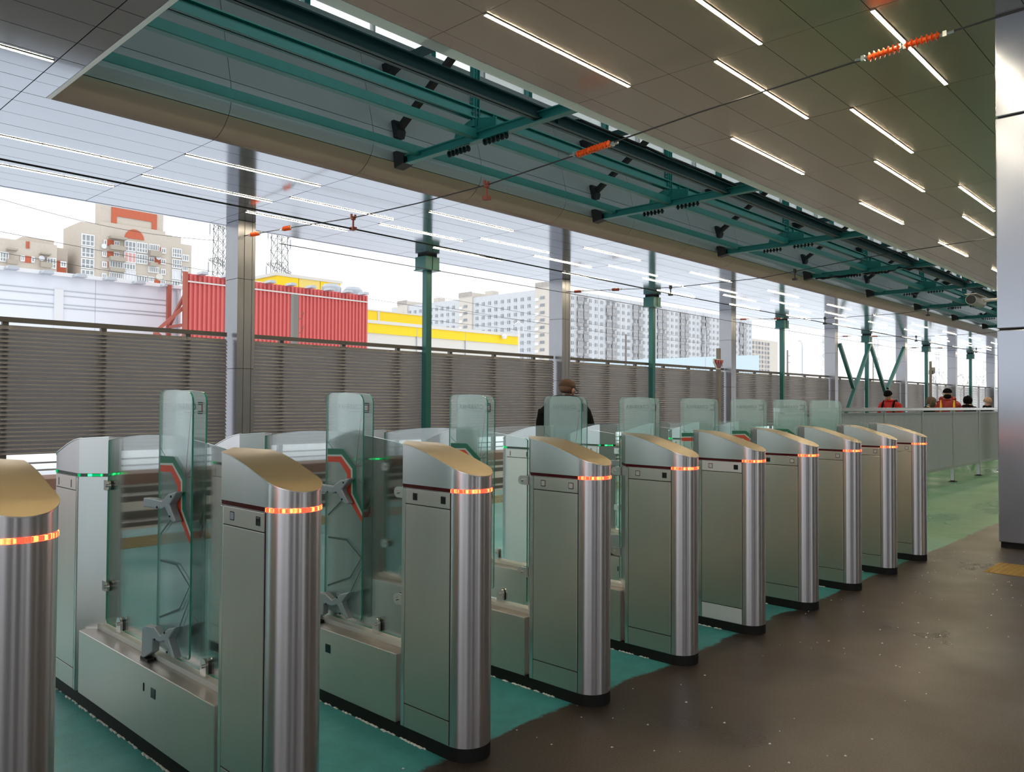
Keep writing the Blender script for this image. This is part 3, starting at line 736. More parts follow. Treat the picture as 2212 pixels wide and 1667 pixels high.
# plinth under the whole unit
cap = [(R*cos(pi+pi*i/20), YC+R*sin(pi+pi*i/20)) for i in range(21)] + [(R*cos(pi*i/20), -YC+R*sin(pi*i/20)) for i in range(21)]
MB().prism(cap, 0, 0.06, 'z', smooth=True).obj('plinth', M['rubber'], gate)
for rear in (False, True):
    T = (lambda q: mir(q)) if rear else (lambda q: q)
    pre = 'rear_' if rear else 'front_'
    T(MB().prism(outline(), 0.06, 1.156, 'z', smooth=True)).obj(pre+'cabinet', M['steel'], gate)
    T(head_mb()).obj(pre+'head', M['steel'], gate)
    T(lid_mb()).obj(pre+'lid', [M['steel_lid'] if not rear else M['steel'], M['steel_edge']], gate)
    # light band: bright round the nose, dark acrylic along the sides and the inner faces
    n = 20; ro, ri = R+0.0025, R-0.02
    po = [(ro*cos(pi+pi*i/n), YC+ro*sin(pi+pi*i/n)) for i in range(n+1)]; pi_ = [(ri*cos(pi+pi*i/n), YC+ri*sin(pi+pi*i/n)) for i in range(n+1)]
    T(MB().prism(po+pi_[::-1], 1.1575, 1.1715, 'z', smooth=True)).obj('light_band', M['green_led'] if rear else M['red_led'], gate)
    q = MB().prism([(-R+.002, YC), (-R+.002, YN), (0, YA-.002), (R-.002, YN), (R-.002, YC)], 1.1565, 1.1725, 'z')
    T(q).obj('band_strip', M['band_green'] if rear else M['band_dark'], gate)
    if rear:
        d = MB()
        for sx in (-1, 1):
            d.box(sx*(R-.006), sx*(R+.002), YN-0.012, YN+0.006, 1.158, 1.171)
            d.prism([(sx*.075, -.735), (sx*.02, -.683), (sx*.018, -.687), (sx*.073, -.739)], 1.159, 1.170, 'z')
        T(d).obj('corner_light', M['green_led'], gate)
    # flush panels on both long sides
    for s in (-1, 1):
        def plate(y0, y1, z0, z1, th, m, name, par=gate, bev=0.0015):
            return T(MB().box(s*(R-0.001), s*(R+th), y0, y1, z0, z1)).obj(name, m, par, None, bev)
        plate(-1.106, -0.776, 0.062, 1.154, 0.0012, M['seam'], 'panel_seam', bev=0)
        plate(-0.797, -0.774, 0.062, 1.152, 0.004, M['steel_edge'], 'frame_strip')
        plate(-1.103, -0.800, 0.170, 1.081, 0.0042, M['steel_side'], 'service_door')
        plate(-1.103, -0.800, 0.063, 0.165, 0.0042, M['steel_side'], 'kick_panel')
        rp = plate(-1.103, -0.800, 1.085, 1.153, 0.0048, M['steel_side'], 'reader_panel')
        for yy in (-0.868, -1.060):
            if not rear:
                pl_ = [(yy-.014, 1.106), (yy+.014, 1.106), (yy+.014, 1.134), (yy-.014, 1.134)]
                fr_ = MB().box(s*R, s*(R+.0056), yy-.0175, yy+.0175, 1.1025, 1.1375)
                fo = T(fr_).obj('window_rim', M['seam'], rp, None, 0.003)
                T(MB().box(s*R, s*(R+.0062), yy-.0145, yy+.0145, 1.1055, 1.1345)).obj('reader_window', M['screen'], rp, None, 0.003)
            else:
                T(MB().box(s*R, s*(R+.0056), yy-.004, yy+.004, 1.095, 1.135)).obj('card_slot', M['seam'], rp)
    if rear:
        pn = []
        for i in range(9): 
            y = YC+0.02+(YN-0.02-YC-0.02)*i/8; pn.append((y, ztop(y)+0.0052))
        m = MB(); vs = [(x, y, z+dz) for (y, z) in pn for x in (-0.085, 0.085) for dz in (0, 0.005)]
        fs = []
        for i in range(8):
            a, b = 4*i, 4*i+4
            fs += [(a+1, a+3, b+3, b+1), (a, b, b+2, a+2), (a, a+1, b+1, b), (a+2, b+2, b+3, a+3)]
        fs += [(0, 2, 3, 1), (32, 33, 35, 34)]
        m.add(vs, fs); T(m).obj('display_panel', M['screen'], gate)
# low barrier between the two cabinets
lb = MB().box(-R, R, -0.735, 0.735, 0.06, 0.376).obj('low_barrier', M['steel_side'], gate, None, 0.003)
MB().box(-0.030, 0.030, -0.715, 0.715, 0.376, 0.400).obj('glazing_channel', M['trough'], gate, None, 0.002)
for s in (-1, 1):
    MB().box(s*R, s*(R+.002), -0.20, -0.155, 0.262, 0.305).obj('sensor_window', M['screen'], lb, None, 0.003)
    MB().box(s*R, s*(R+.002), -0.082, -0.074, 0.270, 0.305).obj('key_slot', M['seam'], lb)
# fixed glass screen
gp = [(-0.655, 0.43), (-0.635, 0.41), (0.635, 0.41), (0.655, 0.43), (0.655, 1.345)]
gp += [(y, 1.345+0.047*(1-(y/0.66)**2)+0.0) for y in [0.64-0.08*i for i in range(17)]] + [(-0.655, 1.34)]
MB().prism(gp, -0.005, 0.005, 'x', 1, capmi=0).obj('glass_screen', [M['glass'], M['gedge']], gate)
def clampm(vert):
    m = MB()
    for s in (-1, 1):
        if vert: pr = [(-.026, -.035), (.026, -.035)] + arc(0, .015, .026, 0, pi, 8)
        else: pr = [(-.045, -.026), (0.0, -.026)] + arc(0.0, 0, .026, -pi/2, pi/2, 8) + [(-.045, .026)]
        m.prism(pr, s*.007, s*.019, 'x', 0)
    if vert: m.box(-.019, .019, -.026, .026, -.035, -.022)
    m.lathe([(.009, -.028), (.009, .028)], (0, 0, .01 if vert else 0), 'x', 10, 0)
    m.box(-.007, .007, -.02, .02, -.02, .02, 1)
    return m
cme = clampm(True).mesh('glass_clamp', [M['steel_edge'], M['rubber']]); cm2 = clampm(False).mesh('glass_clamp', [M['steel_edge'], M['rubber']])
for yy in (-0.46, 0.45): from_mesh('glass_clamp', cme, gate, (0, yy, 0.435))
for zz in (1.115, 0.60):
    from_mesh('glass_clamp', cm2, gate, (0, -0.625, zz)); from_mesh('glass_clamp', cm2, gate, (0, 0.625, zz), (0, 0, pi))
# swing door leaves, held open along the passage
X1 = 1.578          # centre line of the gate the details were read from
def yz(pts, dx): return [(q.y-3.7, q.z) for q in (at(a, b, x=X1+dx) for a, b in pts)]
Y0, Y1_, Zb = -0.362, -0.032, 0.448
leaf = arc(Y0+.02, Zb+.02, .02, pi, 1.5*pi, 4) + arc(Y1_-.02, Zb+.02, .02, 1.5*pi, 2*pi, 4) + arc(Y1_-.03, 1.598-.03, .03, 0, pi/2, 5) + [(-0.2, 1.600)] + arc(Y0+.045, 1.590-.045, .045, pi*0.52, pi, 6)
LX = 0.030
near = MB().prism(leaf, -LX-.004, -LX+.004, 'x', 1, capmi=0).obj('door_leaf', [M['frost'], M['gedge']], gate)
far = MB().prism(leaf, LX-.004, LX+.004, 'x', 1, capmi=0).obj('door_leaf', [M['frost'], M['gedge']], gate)
xn = -LX-.0046
def deco(poly, m, name, par, x=None, th=.0006):
    x = xn if x is None else x
    return MB().prism(poly, x, x+th, 'x').obj(name, m, par)
g_out = [(346, 984), (375.6, 986.5), (401, 1032), (401, 1095), (421, 1138)]; g_in = [(346, 999.5), (373, 1000), (393.5, 1037), (393.5, 1100), (419.5, 1152)]
w_in = [(346, 1004), (372, 1005), (390.5, 1041), (390.5, 1103), (420, 1162)]; r_in = [(346, 1018), (369, 1019.5), (383, 1050), (384, 1111), (417, 1177)]
for (a, b, m, nm) in ((g_out, g_in, 'ptgreen', 'green_stripe'), (g_in, w_in, 'ptwhite', 'white_stripe'), (w_in, r_in, 'ptred', 'red_stripe')):
    A, B = yz(a, -LX-.005), yz(b, -LX-.005)
    A = [(min(max(y, Y0+.001), Y1_-.001), z) for y, z in A]; B = [(min(max(y, Y0+.001), Y1_-.001), z) for y, z in B]
    m_ = MB(); N = len(A)
    for i in range(N-1): m_.prism([A[i], A[i+1], B[i+1], B[i]], xn, xn+.0006, 'x')
    m_.obj(nm, M[m], near)
g1, g2_ = [(415, 1128), (431, 1127), (441, 1104)], [(415, 1141), (433, 1141), (441, 1122)]
w2_, r2_ = [(415, 1147), (434, 1147), (441, 1131)], [(415, 1162), (436, 1161), (441, 1148)]
for (a, b, m, nm) in ((g1, g2_, 'ptgreen', 'green_stripe'), (g2_, w2_, 'ptwhite', 'white_stripe'), (w2_, r2_, 'ptred', 'red_stripe')):
    A, B = yz(a, LX), yz(b, LX); m_ = MB()
    A = [(min(max(y, Y0+.001), Y1_-.001), z) for y, z in A]; B = [(min(max(y, Y0+.001), Y1_-.001), z) for y, z in B]
    for i in range(2): m_.prism([A[i], A[i+1], B[i+1], B[i]], LX-.0046, LX-.0052, 'x')
    m_.obj(nm, M[m], far)
def lines(pls, w, m, name, par, x, flip=False):
    m_ = MB()
    for pl_ in pls:
        q = yz(pl_, -LX-.005)
        if flip: q = [(Y0+Y1_-a, b) for a, b in q]
        for a, b in zip(q[:-1], q[1:]):
            d = Vector((b[0]-a[0], b[1]-a[1])); d.normalize(); nx = Vector((-d.y, d.x))*w/2
            cl = lambda p: (min(max(p[0], Y0+.001), Y1_-.001), p[1])
            m_.prism([cl((a[0]+nx.x, a[1]+nx.y)), cl((b[0]+nx.x, b[1]+nx.y)), cl((b[0]-nx.x, b[1]-nx.y)), cl((a[0]-nx.x, a[1]-nx.y))], x, x+(.0006 if x < 0 else -.0006), 'x')
    return m_.obj(name, m, par)
lines([[(418, 858), (400, 1032)], [(401, 1032), (418, 1030)]], .0022, M['ptline'], 'thin_line', near, xn)
lines([[(400, 1032), (418, 1014)], [(403, 1062), (419, 1077)], [(346, 966), (356, 984)], [(404, 1100), (421, 1140)]], .0028, M['ptgrey'], 'thin_line', near, xn)
lines([[(346, 1210), (381, 1219), (417, 1269), (387, 1316), (344, 1333)], [(419, 1298), (388, 1352)], [(346, 1154), (372, 1119)]], .009, M['ptgrey'], 'grey_line', near, xn)
lines([[(346, 1210), (381, 1219), (417, 1269), (387, 1316), (344, 1333)], [(419, 1298), (388, 1352)]], .009, M['ptgrey'], 'grey_line', far, -xn, True)
# lettering and emblem on the far leaf, read from the next passage
XF = LX-.0046
def lettering(txt, size, y, z, x, m, name, par):
    cu = bpy.data.curves.new(name, 'FONT'); cu.body = txt; cu.size = size; cu.extrude = 0.0003; cu.space_character = 1.08; cu.offset = 0.0005; cu.resolution_u = 3
    o = bpy.data.objects.new(name, cu); COL.objects.link(o)
    bpy.context.view_layer.update()
    me = bpy.data.meshes.new_from_object(o.evaluated_get(bpy.context.evaluated_depsgraph_get()))
    bpy.data.objects.remove(o)
    me.materials.clear(); me.materials.append(m)
    o = from_mesh(name, me, par, (x, y, z)); o.matrix_local = Matrix(((0, 0, 1, x), (1, 0, 0, y), (0, 1, 0, z), (0, 0, 0, 1))); return o
lettering('СЛАВЯНКА', 0.036, Y0+.095, 1.512, XF, M['ptink'], 'lettering', far)
MB().box(XF-.0003, XF+.0003, Y0+.105, Y0+.215, 1.4985, 1.5005).obj('underline', M['ptink'], far)
e_ = MB(); ya, za = Y0+.030, 1.495
e_.box(XF-.0003, XF+.0003, ya, ya+.006, za+.006, za+.044).box(XF-.0003, XF+.0003, ya, ya+.045, za+.046, za+.051).box(XF-.0003, XF+.0003, ya+.008, ya+.043, za+.038, za+.042)
e_.box(XF-.0003, XF+.0003, ya, ya+.045, za-.001, za+.004).box(XF-.0003, XF+.0003, ya+.008, ya+.043, za+.008, za+.012)
e_.obj('emblem', M['ptink'], far)
MB().box(XF-.0003, XF+.0004, ya+.010, ya+.014, za+.012, za+.038).obj('emblem_bar', M['ptred'], far)
# grey arms that carry the leaves
cr = lambda pts: [(300+.18*a, 830+.18*b) for a, b in pts]
c2 = lambda pts: [(290+.2159*a, 1120+.2159*b) for a, b in pts]
up = yz(cr([(105, 1355), (190, 1360), (325, 1392), (400, 1312), (495, 1284), (503, 1300), (418, 1442), (492, 1640), (470, 1652), (430, 1620), (362, 1470), (322, 1495), (235, 1480), (105, 1462)]), -.05)
lo = yz(c2([(120, 1080), (150, 1058), (240, 1075), (300, 1160), (380, 1092), (455, 1078), (387, 1195), (447, 1388), (420, 1390), (345, 1215), (300, 1228), (228, 1195), (222, 1325), (112, 1400)]), -.05)
for s in (-1, 1):
    def side(p): return p
    a0, a1 = s*.036, s*.070
    b1 = MB().prism(up, min(a0, a1), max(a0, a1), 'x').obj('door_arm', M['cast'], gate, None, 0.005)
    b2 = MB().prism(lo, min(a0, a1), max(a0, a1), 'x').obj('door_arm', M['cast'], gate, None, 0.005)
    for (poly, par, ii) in ((up, b1, (4, 8, 12)), (lo, b2, (4, 8, 11))):
        cx_ = sum(p[0] for p in poly)/len(poly); cz_ = sum(p[1] for p in poly)/len(poly)
        k_ = MB()
        for i in ii:
            py, pz = poly[i]; k_.lathe([(.005, -.002), (.005, .002)], (s*.071, py+(cx_-py)*.35, pz+(cz_-pz)*.35), 'x', 8)
        k_.obj('screw', M['seam'], par)
        MB().prism([(cx_-.012, cz_-.05), (cx_+.012, cz_-.05), (cx_+.012, cz_+.05), (cx_-.012, cz_+.05)], min(s*.018, s*.026), max(s*.018, s*.026), 'x').obj('clamp_plate', M['cast'], par)
    MB().box(s*.034, s*.072, lo[13][0]-.075, lo[13][0]+.004, .376, .388).obj('foot_plate', M['seam'], gate)

SP = 0.887; XS0 = 2.36-2*SP+0.105
names = [
    'steel ticket gate cut off by the left edge of the photo',
    'steel ticket gate with one blue lit reader window, second in the row',
    'steel ticket gate with two dark reader windows, third in the row',
    'steel ticket gate with two pale reader windows, fourth in the row',
    'steel ticket gate with a pale left and dark right reader window, fifth in the row',
    'steel ticket gate with pale film on reader panel and kick panel, sixth in row',
    'steel ticket gate in front of the railing end, seventh in the row',
    'steel ticket gate third from the far end of the row, next to the railing',
    'steel ticket gate second from the far end of the row',
    'last steel ticket gate at the far end, with unprinted glass doors']
winm = {}
def reader_set(g, kinds):
    for c in g.children:
        if c.name.startswith('reader_panel') and c.children:
            ws = [w for w in c.children if w.name.startswith('reader_window')]
            if not ws: continue
            for w, kd in zip(ws, kinds):
                if kd == 'dark': continue
                key = (w.data.name, kd)
                if key not in winm:
                    me = w.data.copy(); me.materials[0] = M[kd]; winm[key] = me
                w.data = winm[key]
kinds = [('dark', 'dark'), ('screen_lit', 'dark'), ('dark', 'dark'), ('sticker', 'sticker'), ('sticker', 'dark'), ('sticker', 'dark'),
         ('dark', 'sticker'), ('dark', 'sticker'), ('dark', 'sticker'), ('dark', 'sticker')]
gates = [gate] + [copy_tree(gate) for _ in range(9)]
for k, gt in enumerate(gates):
    gt.location = (XS0+SP*k, 3.7, 0); tag(gt, names[k], 'ticket gate', 'row of ticket gates')
    reader_set(gt, kinds[k])
    if k >= 7:
        for c in gt.children:
            if c.name.startswith('reader_panel'):
                for w in c.children:
                    if w.name.startswith(('window_rim', 'reader_window')):
                        ctr = sum(v.co.y for v in w.data.vertices)/len(w.data.vertices)
                        if -0.9 < ctr < -0.8: w.hide_render = False; bpy.data.objects.remove(w)
    if k == 5:
        for c in gt.children:
            if c.name.startswith(('reader_panel', 'kick_panel')) and c.data.vertices[0].co.y < 0:
                me = c.data.copy(); me.materials[0] = M['film']; c.data = me
    if k == 9:
        for c in list(gt.children):
            if c.name.startswith('door_leaf'):
                for w in list(c.children):
                    if not w.name.startswith('thin_line'): bpy.data.objects.remove(w)
# crusts of grit and snow along the plinths
gr = MB(); random.seed(3)
for k in range(10):
    xg = XS0+SP*k-R
    y = 2.75
    while y < 4.75:
        w = random.uniform(0.004, 0.016); l = random.uniform(0.015, 0.05)
        if random.random() < 0.75:
            gr.add([(xg-w, y, .001), (xg+.002, y-.005, .001), (xg+.002, y+l, .001), (xg-w*.6, y+l*.8, .001), (xg-w*.3, y+l*.4, .008)], [(0, 1, 4), (1, 2, 4), (2, 3, 4), (3, 0, 4)])
        y += l*0.9
for _ in range(160):
    xg, yg = random.uniform(0.5, 9.5), random.uniform(1.2, 2.75); q = random.uniform(.002, .006)
    gr.add([(xg-q, yg-q, .0005), (xg+q, yg-q, .0005), (xg+q, yg+q, .0005), (xg-q, yg+q, .0005), (xg, yg, q)], [(0, 1, 4), (1, 2, 4), (2, 3, 4), (3, 0, 4)])
tag(gr.obj('snow_crumbs', M['snow']), 'white crumbs of salt and snow along the black gate plinths', 'snow', kind='stuff')

# ------------------------------------------------------------------ railing beyond the gates
RYY = 4.67
rg = empty('railing', (9.98, RYY, 0)); tag(rg, 'light grey slatted railing on the green floor past the last gate', 'railing')
LR = 34.0
MB().box(0, LR, -0.05, 0.05, 1.445, 1.505).obj('handrail', M['rail_top'], rg, None, 0.008)
MB().box(0, LR, -0.02, 0.02, 1.385, 1.42).obj('upper_rail', M['rail'], rg)
MB().box(0, LR, -0.025, 0.025, 0.275, 0.335).obj('bottom_rail', M['rail'], rg)
pme = MB().box(-.03, .03, -.03, .03, 0.0, 1.45).mesh('post', M['rail'])
bme = MB().box(-.10, .10, -.06, .06, 0, .012).lathe([(.045, .012), (.045, .03)], (0, 0, 0), 'z', 10).mesh('base_plate', M['black'])
for i in range(18):
    p = from_mesh('post', pme, rg, (2.0*i, 0, 0)); from_mesh('base_plate', bme, p, (0, 0, 0))
sl = MB()
for j in range(36):
    x = 0.055+j*0.0535
    sl.bar((x, -0.018, 0.86), (x, 0.018, 0.86), 0.001)   # axis marker of the fin
    del sl.v[-8:]; del sl.f[-6:]; del sl.mi[-6:]; del sl.sm[-6:]
    c_, s_ = cos(radians(62)), sin(radians(62)); h = 0.026; t_ = .0015
    q = [(x+c_*a*h - s_*b*t_, s_*a*h + c_*b*t_) for a, b in ((-1, -1), (1, -1), (1, 1), (-1, 1))]
    sl.prism(q, 0.335, 1.385, 'z')
sme = sl.mesh('slat_infill', M['rail'])
for i in range(17): tag(from_mesh('slat_infill', sme, rg, (2.0*i, 0, 0)), kind='stuff')

# ------------------------------------------------------------------ people
def ellip(c, r, z0=-1.0, n=14, mz=8, z1=1.0):
    pr = [(max(1e-4, sqrt(max(0, 1-t*t))), t) for t in [z0+(z1-z0)*i/mz for i in range(mz+1)]]
    m = MB(); m.lathe([(a, b) for a, b in pr], (0, 0, 0), 'z', n); m.v = [(c[0]+q[0]*r[0], c[1]+q[1]*r[1], c[2]+q[2]*r[2]) for q in m.v]; return m
def person(name, label, loc, face, H, pants, top, skin, puff=1.0, lean=0.0, hyaw=0.0, hpitch=0.0, arms='down'):
    """one continuous body grown from a skeleton; faces local +x; returns (object, head matrix)"""
    k = H/1.735
    V = []; E_ = []; Rr = []
    def v(p, r, par=None):
        V.append(Vector(p)); Rr.append(r if isinstance(r, tuple) else (r, r))
        if par is not None: E_.append((par, len(V)-1))
        return len(V)-1
    Rm = Matrix.Rotation(lean, 4, 'Y'); piv = Vector((0, 0, 0.95))
    L = lambda p: piv + (Rm @ (Vector(p)-piv))
    pel = v((0, 0, .95), (.155*puff, .125*puff))
    sp = v(L((0, 0, 1.12)), (.150*puff, .120*puff), pel)
    ch = v(L((0.01, 0, 1.30)), (.165*puff, .125*puff), sp)
    nk0 = v(L((0.0, 0, 1.43)), (.118*puff, .095*puff), ch)
    nk = v(L((0.01, 0, 1.495)), .062, nk0)
    hb = Vector(L((0.015, 0, 1.505)))
    Hm = Matrix.Translation(hb) @ Matrix.Rotation(hyaw, 4, 'Z') @ Matrix.Rotation(hpitch, 4, 'Y')
    hp = lambda p: Hm @ Vector(p)
    j = v(hp((.035, 0, .045)), .062, nk); m_ = v(hp((.02, 0, .115)), (.083, .077), j); t_ = v(hp((.005, 0, .175)), (.072, .068), m_)
    for s in (-1, 1):
        cv_ = v(L((0, s*.095, 1.415)), .088*puff, nk0); sh = v(L((0, s*.195, 1.365)), .082*puff, cv_)
        if arms == 'front': el, wr = (0.07, s*.27, 1.10), (0.30, s*.13, 1.12)
        else: el, wr = (-0.02, s*.26, 1.10), (0.07, s*.27, .86)
        e = v(L(el), .055*puff, sh); w = v(L(wr), .036*puff, e)
        d = (Vector(wr)-Vector(el)).normalized(); side = Vector((0, 1, 0)).cross(d).normalized()
        hd = v(L(Vector(wr)+d*.08), .032, w)
        for fi in range(4):
            off = side*(fi-1.5)*.020
            f1 = v(L(Vector(wr)+d*(.13)+off), .0095, hd); v(L(Vector(wr)+d*(.165+.012*(1 if fi in (1, 2) else 0))+off+Vector((.01, -s*.012, 0))), .008, f1)
        th = v(L(Vector(wr)+d*.07+side*.045+Vector((0, -s*.02, 0))), .011, w); v(L(Vector(wr)+d*.115+side*.055+Vector((0, -s*.03, 0))), .009, th)
        hip = v((0, s*.095, .88), .098, pel); kn = v((.02, s*.105, .50), .066, hip); an = v((-.01, s*.11, .10), .045, kn)
        hl = v((-.04, s*.112, .04), .038, an); v((.14, s*.125, .035), .036, an)
    me = bpy.data.meshes.new('tmp'); me.from_pydata([p*k for p in V], E_, [])
    o = bpy.data.objects.new('tmp', me); COL.objects.link(o)
    sk = o.modifiers.new('skin', 'SKIN'); sb = o.modifiers.new('sub', 'SUBSURF'); sb.levels = 2; sb.render_levels = 2
    for i, d in enumerate(me.skin_vertices[0].data): d.radius = (Rr[i][0]*k, Rr[i][1]*k); d.use_root = (i == 0)
    bpy.context.view_layer.update()
    bm = bpy.data.meshes.new_from_object(o.evaluated_get(bpy.context.evaluated_depsgraph_get())); bm.name = name
    bpy.data.objects.remove(o)
    ex = MB(); pf = puff/1.1
    for c, r in (((0, 0, 1.27), (.135*pf, .195*pf, .24)), ((-.01, 0, 1.395), (.105*pf, .205*pf, .095)), ((0, .185, 1.355), (.080*pf, .080*pf, .085)), ((0, -.185, 1.355), (.080*pf, .080*pf, .085)),
                 ((-.005, .225, 1.24), (.075*pf, .07*pf, .15)), ((-.005, -.225, 1.24), (.075*pf, .07*pf, .15)), ((0, 0, 1.02), (.14*pf, .175*pf, .20))):
        q = ellip((0, 0, 0), r); q.v = [tuple((L((c[0]+a, c[1]+b, c[2]+d)))*k) for a, b, d in q.v]; ex.add(q.v, q.f)
    bs = bmesh.new(); bs.from_mesh(bm)
    exm = ex.mesh('tmp', M[skin]); bs.from_mesh(exm); bs.to_mesh(bm); bs.free()
    o2 = bpy.data.objects.new('tmp', bm); COL.objects.link(o2)
    rm = o2.modifiers.new('remesh', 'REMESH'); rm.mode = 'VOXEL'; rm.voxel_size = 0.010*k
    so = o2.modifiers.new('smooth', 'SMOOTH'); so.factor = 0.5; so.iterations = 12
    bpy.context.view_layer.update()
    bm = bpy.data.meshes.new_from_object(o2.evaluated_get(bpy.context.evaluated_depsgraph_get())); bm.name = name; bm.materials.clear()
    bpy.data.objects.remove(o2)
    for m in (M[skin], M[top], M[pants], M['shoe']): bm.materials.append(m)
    nkz = (L((0.01, 0, 1.485))*k); up_ = (Rm @ Vector((0, 0, 1)))
    hands = [V[i]*k for i in range(len(V)) if Rr[i][0] == .032]
    for p in bm.polygons:
        c = p.center; p.use_smooth = True
        if (c-nkz).dot(up_) > 0.012: mi = 0
        elif any((c-h).length < .075*k for h in hands): mi = 0
        elif c.z < .085*k: mi = 3
        elif c.z < .86*k: mi = 2
        else: mi = 1
        p.material_index = mi
    ob = from_mesh(name, bm, None, loc, (0, 0, face)); tag(ob, label, 'person')
    ct = MB().tube([L((.012+.082*cos(t), .088*sin(t), 1.482))*k for t in [2*pi*i/14 for i in range(15)]], .026*k, 8, cap=False); ct.obj('collar', M[top], ob)
    return ob, Matrix.Scale(k, 4) @ Hm, L, k
def onhead(par, Hm, mb, name, m):
    mb.v = [tuple(Hm @ Vector(q)) for q in mb.v]; return mb.obj(name, m, par)
def facebits(o, Hm, mask=False, tone='skin'):
    for s in (-1, 1):
        onhead(o, Hm, ellip((.086, s*.030, .116), (.008, .012, .0065)), 'eye', M['winfr'])
        onhead(o, Hm, ellip((.0915, s*.030, .116), (.004, .006, .006)), 'iris', M['black'])
        onhead(o, Hm, ellip((.01, s*.082, .10), (.016, .010, .032)), 'ear', M[tone])
    if not mask:
        onhead(o, Hm, ellip((.098, 0, .090), (.018, .012, .020)), 'nose', M[tone]); onhead(o, Hm, ellip((.092, 0, .050), (.010, .024, .006)), 'mouth', M['redfr'])
# man in black seen from behind
A = atan2(5.75, 6.94)
o, Hm, L, k = person('person', 'man in a black hoodie with short brown hair and glasses, back turned behind the gates', (6.94, 5.75, 0), A-0.15, 1.84, 'trousers', 'blackcloth', 'skin', 1.38, 0.10, -0.62, 0.22, 'front')
facebits(o, Hm)
onhead(o, Hm, ellip((-.005, 0, .140), (.098, .090, .085), -0.1), 'hair', M['hair'])
onhead(o, Hm, ellip((-.010, 0, .125), (.085, .0815, .072), -0.7, z1=0.2), 'cropped_hair', M['hairline'])
onhead(o, Hm, ellip((.055, 0, .040), (.052, .058, .045), -1, z1=0.5), 'beard', M['hairline'])
gl = MB()
for s in (-1, 1):
    gl.tube([(.0, s*.084, .125), (.09, s*.076, .122)], .004, 6)
    pts = [(.112, s*.036+.027*cos(t), .112+.021*sin(t)) for t in [2*pi*i/14 for i in range(15)]]
    gl.tube(pts, .0038, 6, cap=False)
gl.tube([(.115, -.012, .118), (.115, .012, .118)], .0035, 6)
onhead(o, Hm, gl, 'glasses', M['black'])
hd = MB(); 
for i in range(9):
    t = -1.9+3.8*i/8; hd.v.append(tuple((L((-.03-.085*cos(t), .125*sin(t), 1.445+.01*cos(t))))*k))
hpts = [Vector(q) for q in hd.v]; MB().tube(hpts, [.05]+[.092]*7+[.05], 10).obj('hood', M['blackcloth'], o)
# people on the platform behind the railing
def facecam(x, y): return atan2(-y, -x)
o, Hm, L, k = person('person', 'person in bright red jacket and black hat with black backpack straps behind the railing', (22.6, 7.38, 0), facecam(18.1, 5.9)-0.35, 1.96, 'trousers', 'redcloth', 'skin2', 1.0, 0.06, -0.1, 0.5)
facebits(o, Hm, tone='skin2'); onhead(o, Hm, ellip((0.0, 0, .135), (.105, .096, .105), -0.05), 'hat', M['blackcloth'])
onhead(o, Hm, ellip((.0, 0, .135), (.108, .099, .022), -1), 'hat_cuff', M['blackcloth'])
bp1 = MB()
for s in (-1, 1):
    pts = [L((.155*cos(a)-.01, s*.115, 1.24+.20*sin(a)))*k for a in [(-0.5+1.75*i/10) for i in range(11)]]
    bp1.tube(pts, .024, 6)
def rucksack(o, L, k, m, label):
    b = empty('backpack'); b.location = o.location; b.rotation_euler = o.rotation_euler; tag(b, label, 'backpack')
    q = MB(); q.prism([(-.15, .92), (.15, .92), (.16, 1.25), (.11, 1.38), (-.11, 1.38), (-.16, 1.25)], -.33, -.19, 'x'); q.v = [tuple(L(p)*k) for p in q.v]
    q.obj('bag', m, b, None, 0.02)
    for s in (-1, 1):
        pts = [L((-.19, s*.10, 1.33)), L((-.10, s*.115, 1.475)), L((.03, s*.12, 1.465)), L((.125, s*.125, 1.37)), L((.160, s*.13, 1.25)), L((.130, s*.155, 1.10)), L((-.02, s*.20, .98)), L((-.19, s*.13, .97))]
        t = MB(); t.tube([p*k for p in pts], .028, 6); t.obj('strap', m, b)
    return b
rucksack(o, L, k, M['blackcloth'], 'black backpack on the person in the bright red jacket')
o, Hm, L, k = person('person', 'person in a black coat bending down, brown fur hood, behind the railing', (20.2, 5.88, 0), facecam(18.6, 5.4)+1.25, 1.78, 'trousers', 'blackcloth', 'skin2', 1.15, 0.30, 0.0, 0.2)
facebits(o, Hm, tone='skin2'); onhead(o, Hm, ellip((-.02, 0, .12), (.11, .112, .115), -0.6), 'fur_hood', M['fur'])
onhead(o, Hm, ellip((.03, 0, .10), (.06, .125, .125), -0.9), 'fur_trim', M['fur'])
o, Hm, L, k = person('person', 'courier in a dark red jacket, black mask and black hat with yellow backpack straps', (22.0, 5.82, 0), facecam(22, 5.8), 1.97, 'trousers', 'darkred', 'skin2', 1.2, 0.0, 0.0, 0.05)
facebits(o, Hm, True, tone='skin2'); onhead(o, Hm, ellip((0.0, 0, .145), (.105, .096, .095), -0.1), 'hat', M['blackcloth'])
onhead(o, Hm, ellip((.035, 0, .060), (.080, .078, .060), -0.9, z1=0.75), 'face_mask', M['blackcloth'])
hp2 = [L((-.03-.10*cos(t), .125*sin(t), 1.50+.02*cos(t)))*k for t in [-2.3+4.6*i/10 for i in range(11)]]
MB().tube(hp2, [.03]+[.06]*9+[.03], 10).obj('hood', M['darkred'], o)
rucksack(o, L, k, M['yelcloth'], 'yellow delivery backpack on the courier in the dark red jacket')
o, Hm, L, k = person('person', 'person in a black coat and round black hat, seen from behind the railing', (23.9, 5.84, 0), facecam(20.5, 5)+pi-0.2, 1.81, 'trousers', 'blackcloth', 'skin2', 1.15, 0.05, 0, 0.0)
facebits(o, Hm, tone='skin2'); onhead(o, Hm, ellip((0.0, 0, .115), (.118, .108, .125), -0.75), 'hat', M['blackcloth'])
